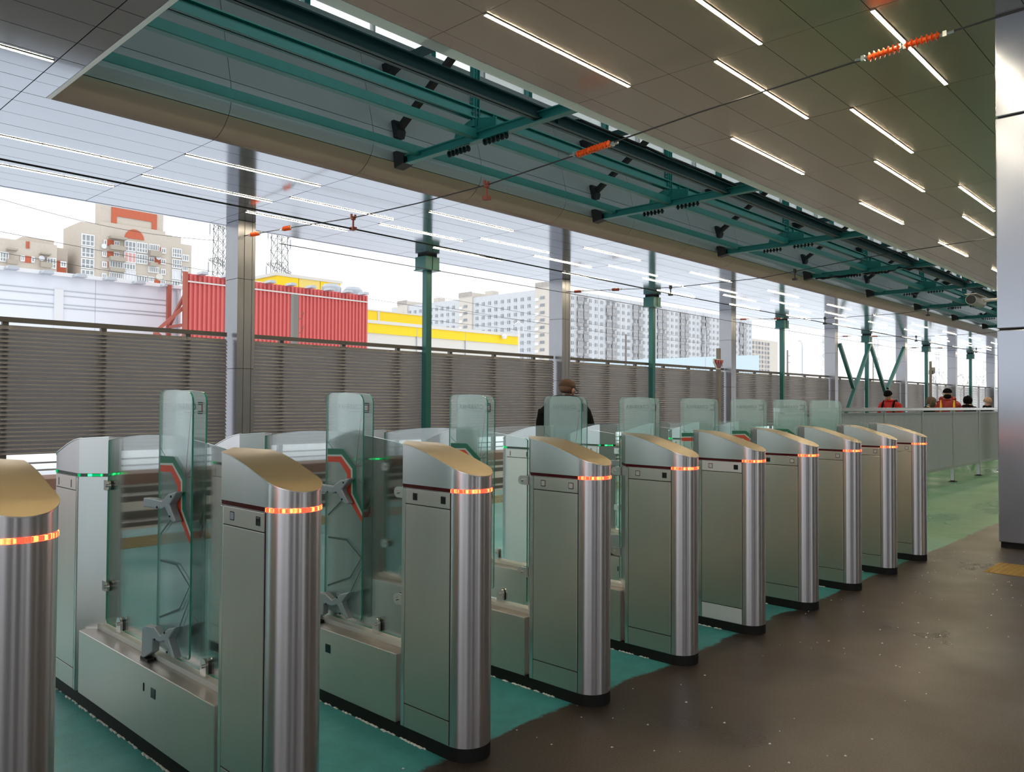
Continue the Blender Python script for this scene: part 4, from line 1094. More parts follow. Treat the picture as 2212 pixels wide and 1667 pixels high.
o, Hm, L, k = person('person', 'person in a black coat and beige knit hat, next to the grey column', (25.9, 5.86, 0), facecam(21.9, 5)+1.9, 1.79, 'trousers', 'blackcloth', 'skin2', 1.1, 0.05, 0, 0.1)
facebits(o, Hm, tone='skin2'); onhead(o, Hm, ellip((-.005, 0, .125), (.108, .100, .115), -0.35), 'knit_hat', M['beige'])

# ------------------------------------------------------------------ overhead wires
def polyline(name, pts, r, m, label, cat, par=None):
    o = MB().tube(pts, r, 6).obj(name, m, par)
    return tag(o, label, cat) if par is None else o
def span(i, x, pts, ins, clamps):
    e = empty('cross_span_wire', (x, 0, 0)); tag(e, '%s cross span wire from the left with orange insulators under the ceilings' % ORD[i], 'wire')
    MB().tube([(0, y, z) for y, z in pts], 0.011, 6).obj('wire', M['wire'], e)
    def zat(y):
        for (a, za), (b, zb) in zip(pts[:-1], pts[1:]):
            if min(a, b) <= y <= max(a, b): return za+(zb-za)*(y-a)/(b-a)
        return pts[0][1]
    for (y, L_) in ins:
        z = zat(y); sl_ = (zat(y-0.2)-zat(y+0.2))/-0.4
        m = MB(); n = max(5, int(L_/0.05))
        prof = [(0.02, -L_/2)]
        for j in range(n): h = -L_/2+L_*(j+0.5)/n; prof += [(0.028, h-.012), (0.055, h), (0.028, h+.012)]
        prof.append((0.02, L_/2)); m.lathe(prof, (0, 0, 0), 'y', 10); m.v = [(a, b, c+b*sl_) for a, b, c in m.v]
        m.obj('insulator', M['orange'] if i == 0 else M['darkins'], e, (0, y, z))
        q = MB()
        for s in (-1, 1): q.box(-.02, .02, s*(L_/2)-.02+s*.05, s*(L_/2)+.02+s*.05, -.03, .03).tube([(0, s*L_/2, 0), (0, s*(L_/2+.14), 0)], .018, 6)
        q.obj('clevis', M['bolt'], e, (0, y, z))
    for y in clamps:
        z = zat(y); q = MB()
        q.lathe([(.02, -.22), (.02, -.05), (.05, -.04), (.05, 0.02), (.02, .03)], (0, y, z), 'z', 8).box(-.05, .05, y-.06, y+.06, z-.25, z-.19).box(-.06, -.03, y-.02, y+.02, z, z+.07).box(.03, .06, y-.02, y+.02, z, z+.07)
        q.obj('wire_clamp', M['redfr'] if i == 0 else M['wire'], e)
    return e
sp1 = [(17.75, 5.50), (15.8, 5.40), (13.3, 5.245), (11.3, 5.20), (9.5, 5.205), (7.2, 5.33), (5.5, 5.44), (3.0, 5.545), (1.0, 5.60), (-1.0, 5.66)]
span(0, 9.4, sp1, [(17.2, .35), (15.8, .28), (7.25, .62), (3.12, .36), (2.72, .36)], [13.3, 9.5])
for i, x in enumerate((21.45, 33.4, 45.4, 57.4)):
    span(i+1, x, [(17.75, 5.42), (15.8, 5.32), (13.5, 5.17), (10.5, 5.16), (7.5, 5.4), (2, 5.62)], [(17.2, .3), (15.6, .28)], [13.5, 9.5])
polyline('contact_wire', [(-20, 13.3, 5.10), (9.4, 13.3, 5.02), (21.4, 13.4, 4.95), (45, 13.4, 4.97), (100, 13.4, 4.97)], 0.016, M['cable'], 'long dark contact wire running below the pale track ceiling', 'wire')
polyline('contact_wire', [(-20, 9.55, 5.0), (9.4, 9.55, 4.99), (45, 9.6, 4.95), (100, 9.6, 4.95)][:0] or [(9.45, 16.2, 5.12), (33, 16.2, 4.98), (57, 16.2, 4.98), (100, 16.2, 4.98)], 0.010, M['wire'], 'thin far contact wire close to the columns', 'wire')
for k in range(3): pass

# signal on a post beside the third column
sg = empty('track_signal', (31.35, 17.30, 0)); tag(sg, 'dark red shield signal with three round lenses beside the third column', 'signal')
MB().box(0.38, 0.54, 0.2, 0.34, 0, 4.0).obj('post', M['pole'], sg)
sh = [(-.42, 3.50), (-.42, 3.36), (-.14, 3.06), (.14, 3.06), (.42, 3.36), (.42, 3.50)]; si = [(-.37, 3.46), (-.37, 3.38), (-.12, 3.10), (.12, 3.10), (.37, 3.38), (.37, 3.46)]
def pxz(poly, y0, y1): return MB().prism(poly, y0, y1, 'y')
pxz(sh, 0.0, .06).obj('white_border', M['winfr'], sg); pxz(si, -.012, .0).obj('face', M['signal'], sg)
for dx in (-.22, 0, .22): MB().lathe([(.065, -.02), (.065, 0.0)], (dx, -.012, 3.385), 'y', 14).obj('lens', M['lens'], sg)
MB().box(.1, .45, .06, .2, 3.2, 3.28).obj('bracket', M['black'], sg)
# ------------------------------------------------------------------ background: buildings, hoarding, pylons, trees
def pxbox(par, name, m, x0, y0, x1, y1, Y, dep, off=0.0, share=None):
    """box whose front face at depth Y covers an image rectangle; par empty sits at origin"""
    a, b = at(x0, (y0), y=Y), at(x1, y1, y=Y)
    return MB().box(a.x, b.x, Y-off, Y-off+dep, b.z, a.z).obj(name, m, par)
# --- beige brick apartment house
YB = 150.0
bb = empty('apartment_block', (0, 0, 0)); tag(bb, 'beige brick apartment house with red panels and glazed balconies behind the white wall', 'building')
def PX(a, b): return (0+a/4.424, 420+b/4.424)      # positions noted in an enlarged view
def X_(a): return at(PX(a, 0)[0], 600, y=YB).x
def Zs(a, b): q = PX(a, b); return at(q[0], q[1], y=YB).z
zB = 1.0
mb = MB()
xc, xr = X_(765), X_(1825)
def blk(x0, x1, ztop, y0=YB, d=14, m='brick', nm='wall'): return MB().box(x0, x1, y0, y0+d, zB, ztop).obj(nm, M[m], bb)
blk(-60, X_(540), Zs(100, 425)); blk(X_(235), X_(538), Zs(400, 410), YB+1.5, 8); blk(X_(540), X_(690), Zs(600, 490), YB+2.5, 10, 'brick2')
st = [(765, 880, 262), (880, 950, 280), (950, 1570, 262), (1570, 1640, 372), (1640, 1725, 400), (1725, 1830, 478)]
blk(X_(765), X_(950)-.01, Zs(850, 268), d=9); blk(X_(950), X_(1575), Zs(1250, 300)); blk(X_(1575), X_(1640), Zs(1600, 385)); blk(X_(1640), X_(1725), Zs(1680, 405)); blk(X_(1725), X_(1827), Zs(1780, 478))
MB().box(X_(950)+.08, X_(1560), YB+0.3, YB+2.8, Zs(1250, 320), Zs(1250, 300)+16).obj('tower', M['brick'], bb)
zf1 = Zs(1060, 155)
fx0, fx1 = X_(1060), X_(1495)
MB().box(fx0, fx1, YB+0.12, YB+0.29, zf1-.75, zf1+.75).box(fx0, fx0+.9, YB+0.12, YB+0.29, zf1-4.2, zf1-.75).box(fx1-.9, fx1, YB+0.12, YB+0.29, zf1-5.6, zf1-.75).obj('red_frame', M['redbrick'], bb)
cxs, czs = X_(1278), Zs(1278, 425); rs = (X_(1370)-X_(1186))/2
MB().prism([(cxs+rs*cos(pi*i/16), czs+rs*1.02*sin(pi*i/16)) for i in range(17)], YB-.15, YB+.1, 'y').obj('red_arch', M['redbrick'], bb)
def window(r, cols, rows, pane='pane'):
    a, b = Vector((X_(r[0]), 0, Zs((r[0]+r[2])/2, r[1]))), Vector((X_(r[2]), 0, Zs((r[0]+r[2])/2, r[3])))
    w, h = b.x-a.x, a.z-b.z; m = MB(); t = 0.16
    q = t*1.3
    m.box(a.x, b.x, YB-.30, YB-.04, b.z, b.z+q).box(a.x, b.x, YB-.30, YB-.04, a.z-q, a.z).box(a.x, a.x+t, YB-.30, YB-.04, b.z+q, a.z-q).box(b.x-t, b.x, YB-.30, YB-.04, b.z+q, a.z-q)
    for i in range(1, cols): m.box(a.x+w*i/cols-t/2, a.x+w*i/cols+t/2, YB-.27, YB-.06, b.z+q, a.z-q)
    for i in range(1, rows): m.box(a.x+t, b.x-t, YB-.24, YB-.08, b.z+h*i*.42/(rows-1)-t/2, b.z+h*i*.42/(rows-1)+t/2)
    f = m.obj('window', M['winfr'], bb)
    MB().box(a.x+t*.5, b.x-t*.5, YB-.19, YB-.13, b.z+t*.5, a.z-t*.5).obj('pane', M[pane], f)
for r, c, w in [((768, 380, 893, 495), 3, 2), ((768, 500, 893, 605), 3, 2), ((768, 612, 893, 712), 3, 2), ((768, 718, 893, 800), 3, 2), ((982, 432, 1012, 485), 1, 1),
                ((1180, 445, 1290, 545), 3, 2), ((1295, 460, 1402, 560), 4, 2), ((1410, 475, 1515, 540), 5, 1), ((1297, 570, 1402, 665), 4, 2), ((1040, 635, 1170, 705), 5, 1),
                ((1174, 658, 1288, 722), 4, 1), ((1410, 690, 1515, 750), 6, 1), ((1040, 745, 1170, 808), 6, 1), ((1295, 775, 1402, 840), 4, 1), ((1635, 515, 1727, 605), 4, 2),
                ((1638, 618, 1727, 708), 4, 2), ((1638, 820, 1718, 880), 3, 1), ((1733, 575, 1797, 640), 3, 1), ((1733, 685, 1792, 735), 3, 1), ((1530, 512, 1577, 565), 2, 1),
                ((1530, 615, 1577, 668), 2, 1), ((1530, 712, 1577, 768), 2, 1), ((1530, 815, 1577, 862), 2, 1), ((968, 642, 1017, 700), 2, 1), ((968, 540, 1012, 597), 2, 1), ((968, 752, 1012, 805), 2, 1),
                ((1080, 445, 1132, 492), 2, 1), ((1080, 550, 1132, 600), 2, 1), ((1415, 600, 1468, 650), 2, 1), ((1410, 785, 1468, 840), 3, 1), ((-10, 550, 78, 645), 3, 2), ((188, 583, 230, 640), 2, 1), ((292, 595, 324, 652), 1, 1),
                ((440, 605, 530, 708), 3, 2), ((572, 640, 627, 697), 2, 1), ((1735, 780, 1780, 830), 2, 1)]: window(r, c, w)
window((1178, 550, 1292, 655), 3, 1, 'pane_pk'); window((1174, 725, 1292, 830), 4, 1, 'wh'); window((1638, 715, 1722, 815), 3, 1, 'wh')
for r in [(1015, 433, 1080, 490), (1015, 543, 1078, 598), (1470, 608, 1528, 662), (1474, 815, 1528, 850), (1519, 505, 1530, 560), (1017, 640, 1030, 700), (230, 588, 292, 652), (553, 620, 672, 760), (242, 448, 258, 515), (264, 448, 276, 515)]:
    x0, x1 = X_(r[0]), X_(r[2]); c = (r[0]+r[2])/2; yy = 2.3 if r[0] == 553 else 0
    MB().box(x0, x1, YB-.12+yy, YB-.02+yy, Zs(c, r[3]), Zs(c, r[1])).obj('red_panel', M['redbrick'], bb)
for r in [(1030, 495, 1175, 537), (1030, 602, 1175, 642), (1410, 545, 1517, 597), (1410, 655, 1480, 690), (48, 628, 152, 670), (365, 655, 472, 702), (1030, 708, 1170, 742)]:
    x0, x1 = X_(r[0]), X_(r[2]); c = (r[0]+r[2])/2
    z0, z1 = Zs(c, r[3]), Zs(c, r[1])
    m = MB().box(x0, x1, YB-1.3, YB-.4, z0, z0+.25).box(x0, x1, YB-1.3, YB-1.15, z0+.25, z1).box(x0, x0+.15, YB-1.15, YB-.4, z0+.25, z1).box(x1-.15, x1, YB-1.15, YB-.4, z0+.25, z1)
    m.obj('balcony', M['balc'], bb)
for r in [(1028, 410, 1182, 432), (50, 522, 147, 538), (368, 568, 466, 580)]:
    c = (r[0]+r[2])/2; MB().box(X_(r[0]), X_(r[2]), YB-1.4, YB, Zs(c, r[3]), Zs(c, r[1])).obj('canopy', M['balc'], bb)
MB().lathe([(0.05, .2), (.45, .1), (.62, -.05), (.62, -.08), (0.05, .12)], (X_(1497), YB-1.2, Zs(1497, 795)), 'y', 18).obj('satellite_dish', M['cream'], bb)
for (a, b) in ((978, 497), (385, 612), (1500, 605), (1745, 770)):
    MB().box(X_(a-13), X_(a+13), YB-.6, YB, Zs(a, b+14), Zs(a, b-14)).lathe([(.45, -.64), (.45, -.6)], (X_(a), YB, Zs(a, b)), 'y', 12).obj('air_conditioner', M['wh'], bb)

# --- white warehouse wall, red hoarding, yellow blocks
YW = 60.0
ww = empty('warehouse', (0, 0, 0)); tag(ww, 'long white sheet clad warehouse wall with hooded lamps under its eaves', 'building')
zt = at(0, 575, y=YW).z; xr_ = at(392, 620, y=YW).x
nP = 6; wP = (xr_+10)/nP
for i in range(nP): MB().box(-10+wP*i+.02, -10+wP*(i+1)-.02, YW, YW+.3, 0, zt-.25).obj('wall_panel', M['wh'], ww)
MB().box(-10, xr_, YW+.05, YW+20, 0, zt-.2).obj('core', M['whp'], ww)
MB().box(-10, xr_, YW-.35, YW+.5, zt-.25, zt).obj('parapet', M['whp'], ww)
hl_ = MB().prism([(-.35, 0), (.35, 0), (.28, .22), (-.28, .22)], -.9, 0, 'y').mesh('hooded_lamp', M['galv'])
for (a, b) in ((78, 715), (410, 757), (725, 790), (1010, 818), (1285, 853), (1550, 882)):
    q = at(*PX(a, b), y=YW); from_mesh('hooded_lamp', hl_, ww, (q.x, YW-.3, q.z-.1))
for (a, b) in ((300, 890), (300, 940), (300, 1025), (300, 1060)):
    q = at(*PX(a, b), y=YW); MB().box(-10, xr_-.8, YW-.035, YW+.02, q.z-.03, q.z+.03).obj('cable_rail', M['galv'], ww)
q = at(*PX(556, 1000), y=YW); MB().box(q.x-.28, q.x+.28, YW-.16, YW, 0, at(*PX(556, 905), y=YW).z).obj('downpipe_box', M['whp'], ww)
q = at(*PX(1690, 1000), y=YW); MB().tube([(q.x, YW-.15, 0), (q.x, YW-.15, zt-.3)], .10, 8).obj('downpipe', M['galv'], ww)
# red hoarding
YR = 55.0
rh = empty('red_hoarding', (0, 0, 0)); tag(rh, 'big red corrugated sheet hoarding on a rusty frame between white and yellow walls', 'hoarding')
xl, xrr = at(405, 587, y=YR).x, at(795, 637, y=YR).x; zr = at(405, 590, y=YR).z; zl = at(600, 640, y=YR).z
nr = 46; wv = (xrr-xl)/nr; pr = []
for i in range(nr):
    x = xl+wv*i; pr += [(x, YR+.13), (x+wv*.42, YR+.13), (x+wv*.5, YR), (x+wv*.92, YR)]
pr.append((xrr, YR+.13)); back = [(x, y+.03) for x, y in pr[::-1]]
npan = 1
m = MB(); zb_ = 1.2
vs = [(x, y, z) for z in (zb_, zr) for x, y in pr]; n = len(pr)
m.add(vs, [(i, i+1, n+i+1, n+i) for i in range(n-1)])
m.obj('corrugated_sheet', M['red'], rh)
MB().box(xl-.25, xl, YR-.1, YR+.2, zb_, zr+.1).obj('edge_trim', M['redfr'], rh)
MB().box(xl, xrr, YR-.09, YR-.02, zr-.62, zr-.52).obj('lamp_rail', M['cream'], rh)
for a in (150, 405, 870, 1090, 1300, 1500, 1690, 1860):
    px_ = 400+a/4.916; q = at(px_, 650, y=YR); MB().prism([(-.28, 0), (.28, 0), (.2, .2), (-.2, .2)], -.75, .1, 'y').obj('hooded_lamp', M['galv'], rh, (q.x, YR-.1, zr-.05))
fm = MB()
for yy in (YR+1.2, YR+3.9): fm.bar((xl+.4, yy, 0), (xl+.4, yy, zr-.4), .28)
for z0, z1 in ((1, 4.5), (4.5, 7.0), (7.0, zr-.5)): fm.bar((xl+.4, YR+.2, z1), (xl+.4, YR+3.9, z0), .2).bar((xl+.4, YR+.2, z0), (xl+.4, YR+3.9, z0), .2)
fm.obj('back_frame', M['redfr'], rh)
for yy in (YR+2.2,): MB().bar((xl+.1, YR+.3, zr-2.2), (xl-1.9, YR+.6, zr-4.2), .22).bar((xl-1.9, YR+.6, zr-4.2), (xl-1.9, YR+.6, 0), .24).bar((xl-1.9, YR+.6, zr-4.2), (xl+.1, YR+.3, zr-6.0), .2).bar((xl-1.9, YR+.6, zr-8.2), (xl+.1, YR+.3, zr-6.0), .2).obj('side_truss', M['redfr'], rh)
# yellow building
YY = 72.0
yb = empty('yellow_store', (0, 0, 0)); tag(yb, 'low store building with bright yellow bands above a cream wall', 'building')
def band(p0, p1, ptop, pbot, Y, m, nm, dep=12):
    x0, x1 = at(p0, 700, y=Y).x, at(p1, 700, y=Y).x
    return MB().box(x0, x1, Y, Y+dep, at(*pbot, y=Y).z, at(*ptop, y=Y).z).obj(nm, M[m], yb)
band(700, 1122, (910, 708), (1000, 735), YY, 'yel', 'lower_band'); band(700, 1122, (1000, 735), (1000, 800), YY+.15, 'cream', 'wall')
x0 = at(700, 700, y=YY).x; x1 = at(1122, 700, y=YY).x; zz = at(910, 708, y=YY).z
MB().box(x0, x1+.1, YY-.15, YY+12, zz, zz+.35).obj('parapet', M['cream'], yb)
x2, x3 = at(700, 700, y=YY+6).x, at(925, 700, y=YY+6).x
MB().box(x2, x3, YY+6, YY+14, zz, at(840, 675, y=YY+6).z).obj('upper_band', M['yel'], yb)
MB().box(x2, x3, YY+5.9, YY+14, at(840, 675, y=YY+6).z, at(840, 672, y=YY+6).z).obj('upper_parapet', M['cream'], yb)
q = at(817, 690, y=YY+6); MB().box(q.x-.12, q.x+.12, YY+5.9, YY+6, zz, q.z+1.0).obj('joint_strip', M['cream'], yb)
for px_ in (901, 1006): q = at(px_, 720, y=YY); MB().box(q.x-.03, q.x+.03, YY-.02, YY+.1, 0, zz).obj('joint_strip', M['galv'], yb)
x4, x5 = at(597, 610, y=YY+10).x, at(736, 610, y=YY+10).x; z4 = at(660, 603, y=YY+10).z
for i in range(3):
    MB().box(x4+(x5-x4)*i/3+.04, x4+(x5-x4)*(i+1)/3-.04, YY+10, YY+24, zz, z4).obj('roof_block_panel', M['yel'] if i != 1 else mat('faded_yellow', (0.78, 0.60, 0.16), 0.5), yb)
MB().box(x4-.2, x5+.2, YY+9.9, YY+24, z4, z4+.35).obj('roof_block_cap', M['cream'], yb)
MB().box(x4-6, x4, YY+12, YY+22, zz, z4-.6).obj('roof_annex', M['wh'], yb)
for (a, b, c) in ((716, 614, 1), (763, 621, 2)):
    q = at(a, b, y=YY-4); MB().lathe([(.9, -7), (.95, -1.2), (.9, -1.0), (.98, -.9), (.98, -.3), (.7, 0.0)], (q.x, YY-4, q.z), 'z', 16).obj('roof_vent', M['galv'], yb)
q = at(1113, 716, y=YY); MB().tube([(q.x, YY-.6, 0), (q.x, YY-.6, q.z+.2)], .09, 6).tube([(q.x-.9, YY-.6, q.z-.1), (q.x-.9, YY-.6, q.z+.8), (q.x, YY-.6, q.z+1.3), (q.x+.9, YY-.6, q.z+.8), (q.x+.9, YY-.6, q.z-.1)], .06, 6).obj('flue_frame', M['winfr'], yb)
q = at(1083, 727, y=YY); MB().lathe([(.25, -.3), (.4, .1), (.1, .3)], (q.x, YY-.5, q.z), 'z', 10).obj('wall_lamp', M['winfr'], yb)
# concrete pole with hooks in front of the hoarding
q0 = at(637, 636, y=40.0)
pl0 = empty('concrete_pole', (q0.x, 40, 0)); tag(pl0, 'short weathered concrete pole with hooked arms in front of the red hoarding', 'pole')
MB().box(-.17, .17, -.15, .15, 0, q0.z).obj('shaft', M['pole'], pl0, None, .02)
for dz in (1.35, 2.15): MB().tube([(.15, 0, q0.z-dz), (.45, 0, q0.z-dz), (.52, 0, q0.z-dz+.1), (.52, 0, q0.z-dz+.32)], .03, 6).lathe([(.06, 0), (.07, .1), (.03, .18)], (.52, 0, q0.z-dz+.25), 'z', 8).obj('hook', M['redfr'], pl0)

# --- long grey panel block: one face along the tracks' normal, one along the tracks
pb = empty('panel_block', (0, 0, 0)); tag(pb, 'long pale grey concrete panel apartment block with rows of small windows', 'building')
PXc, PYc = 228.0, 190.0; ZTP = 45.2
MB().box(PXc, PXc+13, PYc+8, 292, 0, ZTP-.3).obj('wall', M['panelb'], pb)
MB().box(PXc, PXc+150, PYc, PYc+13, 0, ZTP-1.2).obj('wall', M['panelb'], pb)
# stair towers and roof parapets
for (y0, y1, dz) in ((196, 203, 2.6), (238, 246, 2.6), (280, 287, 2.6)): MB().box(PXc-.6, PXc+9, y0, y1, 0, ZTP+dz-.8).box(PXc-.7, PXc+9, y0-.1, y1+.1, ZTP+dz-2.6, ZTP+dz-.8).obj('stair_tower', M['panelb2'], pb); MB().box(PXc-.75, PXc-.6, y0, y1, ZTP+dz-2.4, ZTP+dz-.4).obj('tower_stain', M['stain'], pb)
for (y0, y1) in ((229, 233), (262, 265)): MB().box(PXc+2, PXc+6, y0, y1, ZTP, ZTP+2.0).obj('roof_box', M['panelb2'], pb)
FH = 2.82
wl_, ws_ = MB(), MB()
for fl_ in range(5, 15):
    z0 = ZTP-2.6-(14-fl_)*FH-1.6
    for i in range(24):
        y = 206+i*3.6
        if y > 289 or 237 < y < 247 or 279 < y < 288: continue
        wl_.box(PXc-.12, PXc+.02, y, y+1.5, z0, z0+1.45); ws_.box(PXc-.18, PXc-.02, y+.68, y+.82, z0, z0+1.45).box(PXc-.18, PXc-.02, y-.08, y+1.58, z0-.15, z0)
    for y in (199.5, 242, 283.5):
        wl_.box(PXc-.72, PXc-.55, y-1.2, y+1.0, z0-.1, z0+1.0); ws_.box(PXc-.95, PXc-.6, y+1.6, y+3.4, z0-.6, z0+.5)
tag(wl_.obj('side_windows', M['farpane'], pb), kind='stuff'); tag(ws_.obj('side_window_bars', M['winfr'], pb), kind='stuff')
w2, wb2, lg, lgf = MB(), MB(), MB(), MB(); random.seed(11)
for fl_ in range(5, 15):
    z0 = ZTP-3.2-(14-fl_)*FH-1.6
    for i in range(40):
        x = PXc+5+i*3.65; c = i % 10
        if c in (1, 2, 6, 7):       # loggias
            d = random.choice((0, 0, .1)); lg.box(x-.3, x+2.6, PYc-.9, PYc, z0-1.0, z0-.05); lg.box(x-.3, x+2.6, PYc-.9, PYc, z0+1.55, z0+1.75)
            if random.random() < .6:
                w2.box(x-.2, x+2.5, PYc-.75, PYc-.6, z0-.05, z0+1.5)
                for j in range(5): lgf.box(x-.3+.7*j, x-.22+.7*j, PYc-.9, PYc-.7, z0-.05, z0+1.55)
            else: w2.box(x+.3, x+2.0, PYc-.1, PYc+.05, z0-.6, z0+1.4)
        else:
            w2.box(x, x+1.6, PYc-.1, PYc+.02, z0, z0+1.45); lgf.box(x+.72, x+.86, PYc-.18, PYc, z0, z0+1.45).box(x-.08, x+1.68, PYc-.18, PYc, z0-.14, z0)
tag(w2.obj('front_windows', M['farpane'], pb), kind='stuff'); tag(lg.obj('loggias', M['loggia'], pb), kind='stuff'); tag(lgf.obj('front_window_bars', M['winfr'], pb), kind='stuff')
sm = MB()
for i in range(1, 21): sm.box(PXc+i*7.3-.05, PXc+i*7.3+.05, PYc-.04, PYc+.02, 0, ZTP-1.2)
for fl_ in range(4, 16): sm.box(PXc, PXc+150, PYc-.03, PYc+.02, ZTP-1.2-fl_*FH-.04, ZTP-1.2-fl_*FH+.04).box(PXc-.03, PXc, 198, 292, ZTP-.5-fl_*FH-.04, ZTP-.5-fl_*FH+.04)
tag(sm.obj('panel_joints', M['stain'], pb), kind='stuff')
# beige block further right
b3 = empty('panel_block', (0, 0, 0)); tag(b3, 'smaller beige apartment block right of the long grey block', 'building')
xa, xb_ = at(1600, 735, y=230).x, at(1680, 738, y=230).x; za = at(1650, 734, y=230).z
MB().box(xa, xb_, 230, 245, 0, za).obj('wall', M['panelb2'], b3); w3, l3 = MB(), MB()
for fl_ in range(12):
    for i in range(9):
        z0 = za-3.2-fl_*2.85; x = xa+3+i*4.1
        if x+2 > xb_: continue
        (l3 if i % 3 == 1 else w3).box(x, x+(2.6 if i % 3 == 1 else 1.7), 229.5, 230.02, z0, z0+1.6)
tag(w3.obj('windows', M['farpane'], b3), kind='stuff'); tag(l3.obj('loggias', M['loggia'], b3), kind='stuff')
for dx in (12, 24): MB().tube([(xa+dx, 235, za), (xa+dx, 235, za+2.4)], .25, 6).obj('roof_vent', M['mast'], b3)
# pale blue hall with a gently curved roof
hb = empty('sports_hall', (0, 0, 0)); tag(hb, 'low pale blue hall with curved roof in front of the panel block', 'building')
YH = 110.0; xs0, xs1 = at(1350, 780, y=YH).x, at(1640, 780, y=YH).x
hz = [(xs0, 0)] + [(xs0+(xs1-xs0)*i/10, at(1350+290*i/10, 778-11*sin(pi*min(1, i/9.0)*0.5)+0.35*i*0, y=YH).z) for i in range(11)] + [(xs1, 0)]
MB().prism(hz, YH, YH+20, 'y').obj('shell', M['hall'], hb)
jm = MB()
for i in range(1, 40): x = xs0+(xs1-xs0)*i/40; jm.box(x-.05, x+.05, YH-.06, YH, 2, 11.5)
for z in (8.5, 10.0): jm.box(xs0, xs1, YH-.05, YH, z-.04, z+.04)
tag(jm.obj('sheet_joints', M['galv'], hb), kind='stuff')

# --- lattice pylons
def pylon(px, Y, ytop, w, arms, m, label, r=0.10, arm_px=None):
    r *= 0.55
    q = at(px, ytop, y=Y); e = empty('lattice_pylon', (q.x, Y, 0)); tag(e, label, 'pylon')
    H = q.z; b = MB(); n = 12; wb = w*2.6
    def W(z): return wb+(w-wb)*min(1, z/(H*.62)) if z < H*.62 else w
    for sx in (-1, 1):
        for sy in (-1, 1):
            b.bar((sx*wb/2, sy*wb/2, 0), (sx*w/2, sy*w/2, H*.62), r*1.3).bar((sx*w/2, sy*w/2, H*.62), (sx*w/2*.8, sy*w/2*.8, H), r*1.3)
    zs = [0]; 
    while zs[-1] < H: zs.append(zs[-1]+max(1.1, W(zs[-1])*1.0))
    for z0, z1 in zip(zs[:-1], zs[1:]):
        z1 = min(z1, H); a, c = W(z0)/2, W(z1)/2
        for sy in (-1, 1):
            b.bar((-a, sy*a, z0), (c, sy*c, z1), r).bar((a, sy*a, z0), (-c, sy*c, z1), r).bar((-a, sy*a, z0), (a, sy*a, z0), r)
            b.bar((sy*a, -a, z0), (sy*c, c, z1), r).bar((sy*a, a, z0), (sy*c, -c, z1), r)
    b.obj('mast', m, e)
    for (z, l, d) in arms:
        a = MB(); dx, dy = d
        for s in (-1, 1):
            for o_ in (-.35, .35):
                a.bar((-dy*o_*2, dx*o_*2, z), (s*l*dx, s*l*dy, z+.3), r).bar((-dy*o_*2, dx*o_*2, z+1.5), (s*l*dx, s*l*dy, z+.5), r)
            for j in range(1, 7):
                t0, t1 = (j-1)/6, j/6
                a.bar((s*l*dx*t0, s*l*dy*t0, z+.3*t0), (s*l*dx*t1, s*l*dy*t1, z+1.5-1.0*t1), r*.8).bar((s*l*dx*t0, s*l*dy*t0, z+1.5-1.0*t0), (s*l*dx*t0, s*l*dy*t0, z+.3*t0), r*.8)
        a.obj('cross_arm', m, e)
        for s in (-1, 1):
            p = (s*l*dx, s*l*dy, z+.2); iv = MB(); pr_ = [(.05, 0)]
            for j in range(9): pr_ += [(.06, -.35-.2*j), (.2, -.42-.2*j), (.06, -.48-.2*j)]
            iv.lathe(pr_+[(.05, -2.4)], p, 'z', 8).obj('insulator', M['galv'], e)
    return e
def arm_z(px, py, Y): return at(px, py, y=Y).z
YP = 130.0
pylon(605, YP, 440, 2.3, [(arm_z(605, 585, YP), 5.6, (.80, .60)), (arm_z(605, 505, YP), 5.0, (.80, .60))], M['mast'], 'lattice pylon rising above the yellow roof block', .11)
pylon(478, YP+8, 420, 2.0, [(arm_z(478, 556, YP), 4.4, (.80, .60)), (arm_z(478, 470, YP), 4.0, (.80, .60))], M['mast'], 'lattice pylon half hidden by the second grey column', .11)
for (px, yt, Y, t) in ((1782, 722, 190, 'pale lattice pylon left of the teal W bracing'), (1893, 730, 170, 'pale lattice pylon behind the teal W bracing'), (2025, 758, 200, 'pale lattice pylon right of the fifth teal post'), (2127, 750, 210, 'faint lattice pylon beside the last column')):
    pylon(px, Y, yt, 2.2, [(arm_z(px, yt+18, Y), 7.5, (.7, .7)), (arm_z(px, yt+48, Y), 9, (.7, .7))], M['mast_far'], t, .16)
# power lines
for (i, (p0, p1)) in enumerate((((0, 430), (470, 520)), ((0, 500), (1190, 700)), ((0, 545), (1190, 720)), ((940, 640), (1560, 735)), ((940, 660), (1560, 745)))):
    a, b = at(*p0, y=99.0+3*(i > 2)), at(*p1, y=99.0+3*(i > 2)); pts = [a+(b-a)*(j/12)-Vector((0, 0, .8*sin(pi*j/12))) for j in range(13)]
    tag(MB().tube(pts, .028, 5).obj('power_line', M['wire']), ['uppermost power line in front of the brick apartment house', 'power line crossing the balconies of the brick house', 'power line just above the white warehouse roof',
        'upper power line in front of the grey panel block', 'lower power line in front of the grey panel block'][i], 'power line')
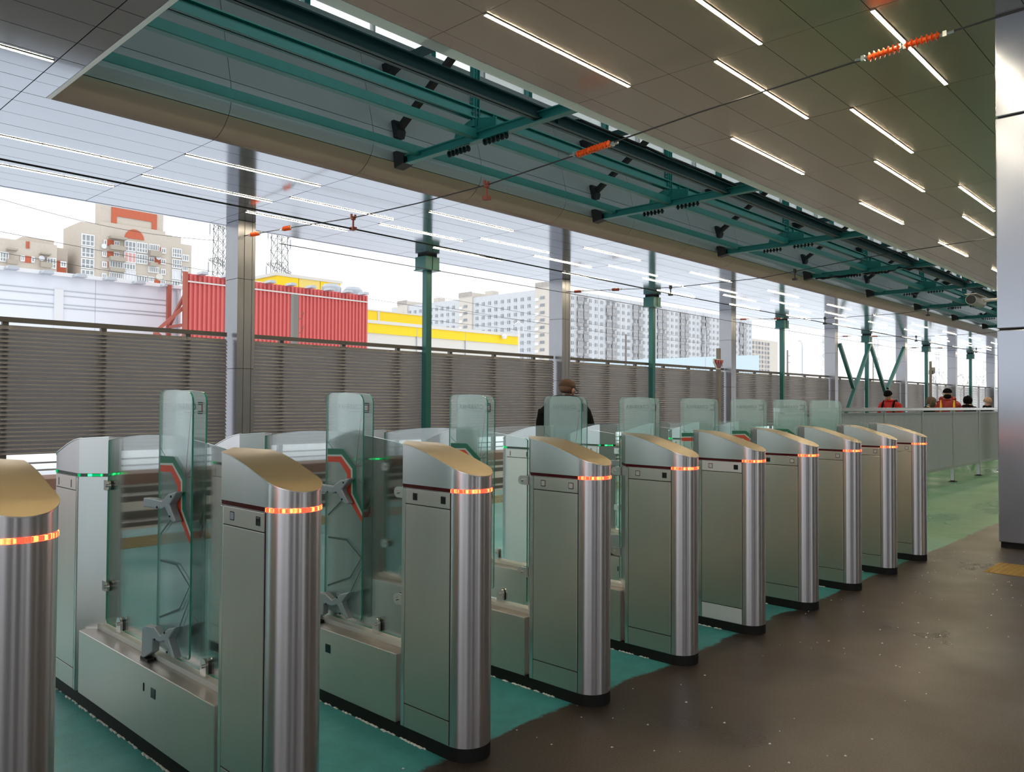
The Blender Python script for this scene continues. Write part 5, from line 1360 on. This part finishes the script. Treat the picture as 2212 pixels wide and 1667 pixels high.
# poles and street lamps
def lamp_post(px, ytop, Y, ln, label, m='galv'):
    q = at(px, ytop, y=Y); e = empty('street_lamp', (q.x, Y, 0)); tag(e, label, 'street lamp')
    MB().tube([(0, 0, 0), (0, 0, q.z-1.2), (ln*.15, 0, q.z-.5), (ln*.5, 0, q.z-.1), (ln, 0, q.z)], [.14, .10, .08, .07, .06], 8).obj('pole', M[m], e)
    MB().box(min(ln, ln*1.35), max(ln, ln*1.35), -.15, .15, q.z-.08, q.z+.08).obj('lantern', M[m], e)
lamp_post(1733, 737, 62, -1.0, 'curved street lamp left of the fourth column'); lamp_post(1524, 708, 90, 2.2, 'street lamp in front of the panel block beside the third column')
lamp_post(2012, 768, 95, -1.6, 'far street lamp near the fifth teal post')
for (px, yt, Y, l) in ((1352, 722, 70, 'dark wooden pole left of the second teal post'), (1701, 756, 62, 'dark pole right of the third teal post'), (1886, 775, 80, 'dark pole behind the teal W bracing')):
    q = at(px, yt, y=Y); e = empty('utility_pole', (q.x, Y, 0)); tag(e, l, 'pole')
    MB().tube([(0, 0, 0), (0, 0, q.z)], [.2, .15], 8).obj('shaft', M['pole'], e)
    MB().bar((-.1, -.1, q.z-1.0), (.9, -.1, q.z-1.0), .1).bar((-.1, -.1, q.z-2.2), (.9, -.1, q.z-2.2), .1).obj('crossarm', M['mast'], e)
# loudspeaker pole by the fifth post
q = at(2010, 808, y=17.2); e = empty('speaker_pole', (q.x, 17.2, 0)); tag(e, 'dark pole with a boxy lamp beside the fifth teal post', 'pole')
MB().tube([(0, 0, -.1), (0, 0, q.z+.9)], .09, 8).obj('shaft', M['pole'], e); MB().prism([(0.1, q.z), (.55, q.z+.1), (.55, q.z+.5), (.1, q.z+.25)], -.15, .15, 'y').obj('box', M['mast'], e)
# bare trees
def tree(px, Y, ytop, label, seed):
    q = at(px, ytop, y=Y); e = empty('bare_tree', (q.x, Y, 0)); tag(e, label, 'tree', None); rnd = random.Random(seed)
    tr = MB(); br = MB(); H = q.z
    tr.tube([(0, 0, 0), (.1, 0, H*.2), (0, .05, H*.42)], [.22, .16, .11], 7); tr.obj('trunk', M['bark'], e)
    def grow(p, d, l, r, dep):
        b = p+d*l; br.tube([p, p+d*l*.5+Vector((rnd.uniform(-.05, .05)*l, rnd.uniform(-.05, .05)*l, 0)), b], [r, r*.8, r*.6], 4, cap=False)
        if dep == 0: return
        for _ in range(3 if dep > 1 else 4):
            nd = (d+Vector((rnd.uniform(-.75, .75), rnd.uniform(-.75, .75), rnd.uniform(-.15, .5)))).normalized(); grow(p+d*l*rnd.uniform(.5, 1), nd, l*rnd.uniform(.55, .8), r*.6, dep-1)
    for i in range(6):
        a = i*1.05+rnd.random(); grow(Vector((.03, .02, H*(.2+.04*i))), Vector((cos(a)*.6, sin(a)*.6, .8)).normalized(), H*.24, .07, 4)
    br.obj('branches', M['bark'], e)
tree(2040, 80, 772, 'bare tree left of the last teal post', 5); tree(2075, 135, 780, 'bare tree just right of the sixth column', 8); tree(2112, 118, 776, 'bare tree right of the last teal post', 9)
tree(1860, 150, 800, 'small faint bare tree behind the W bracing', 12)
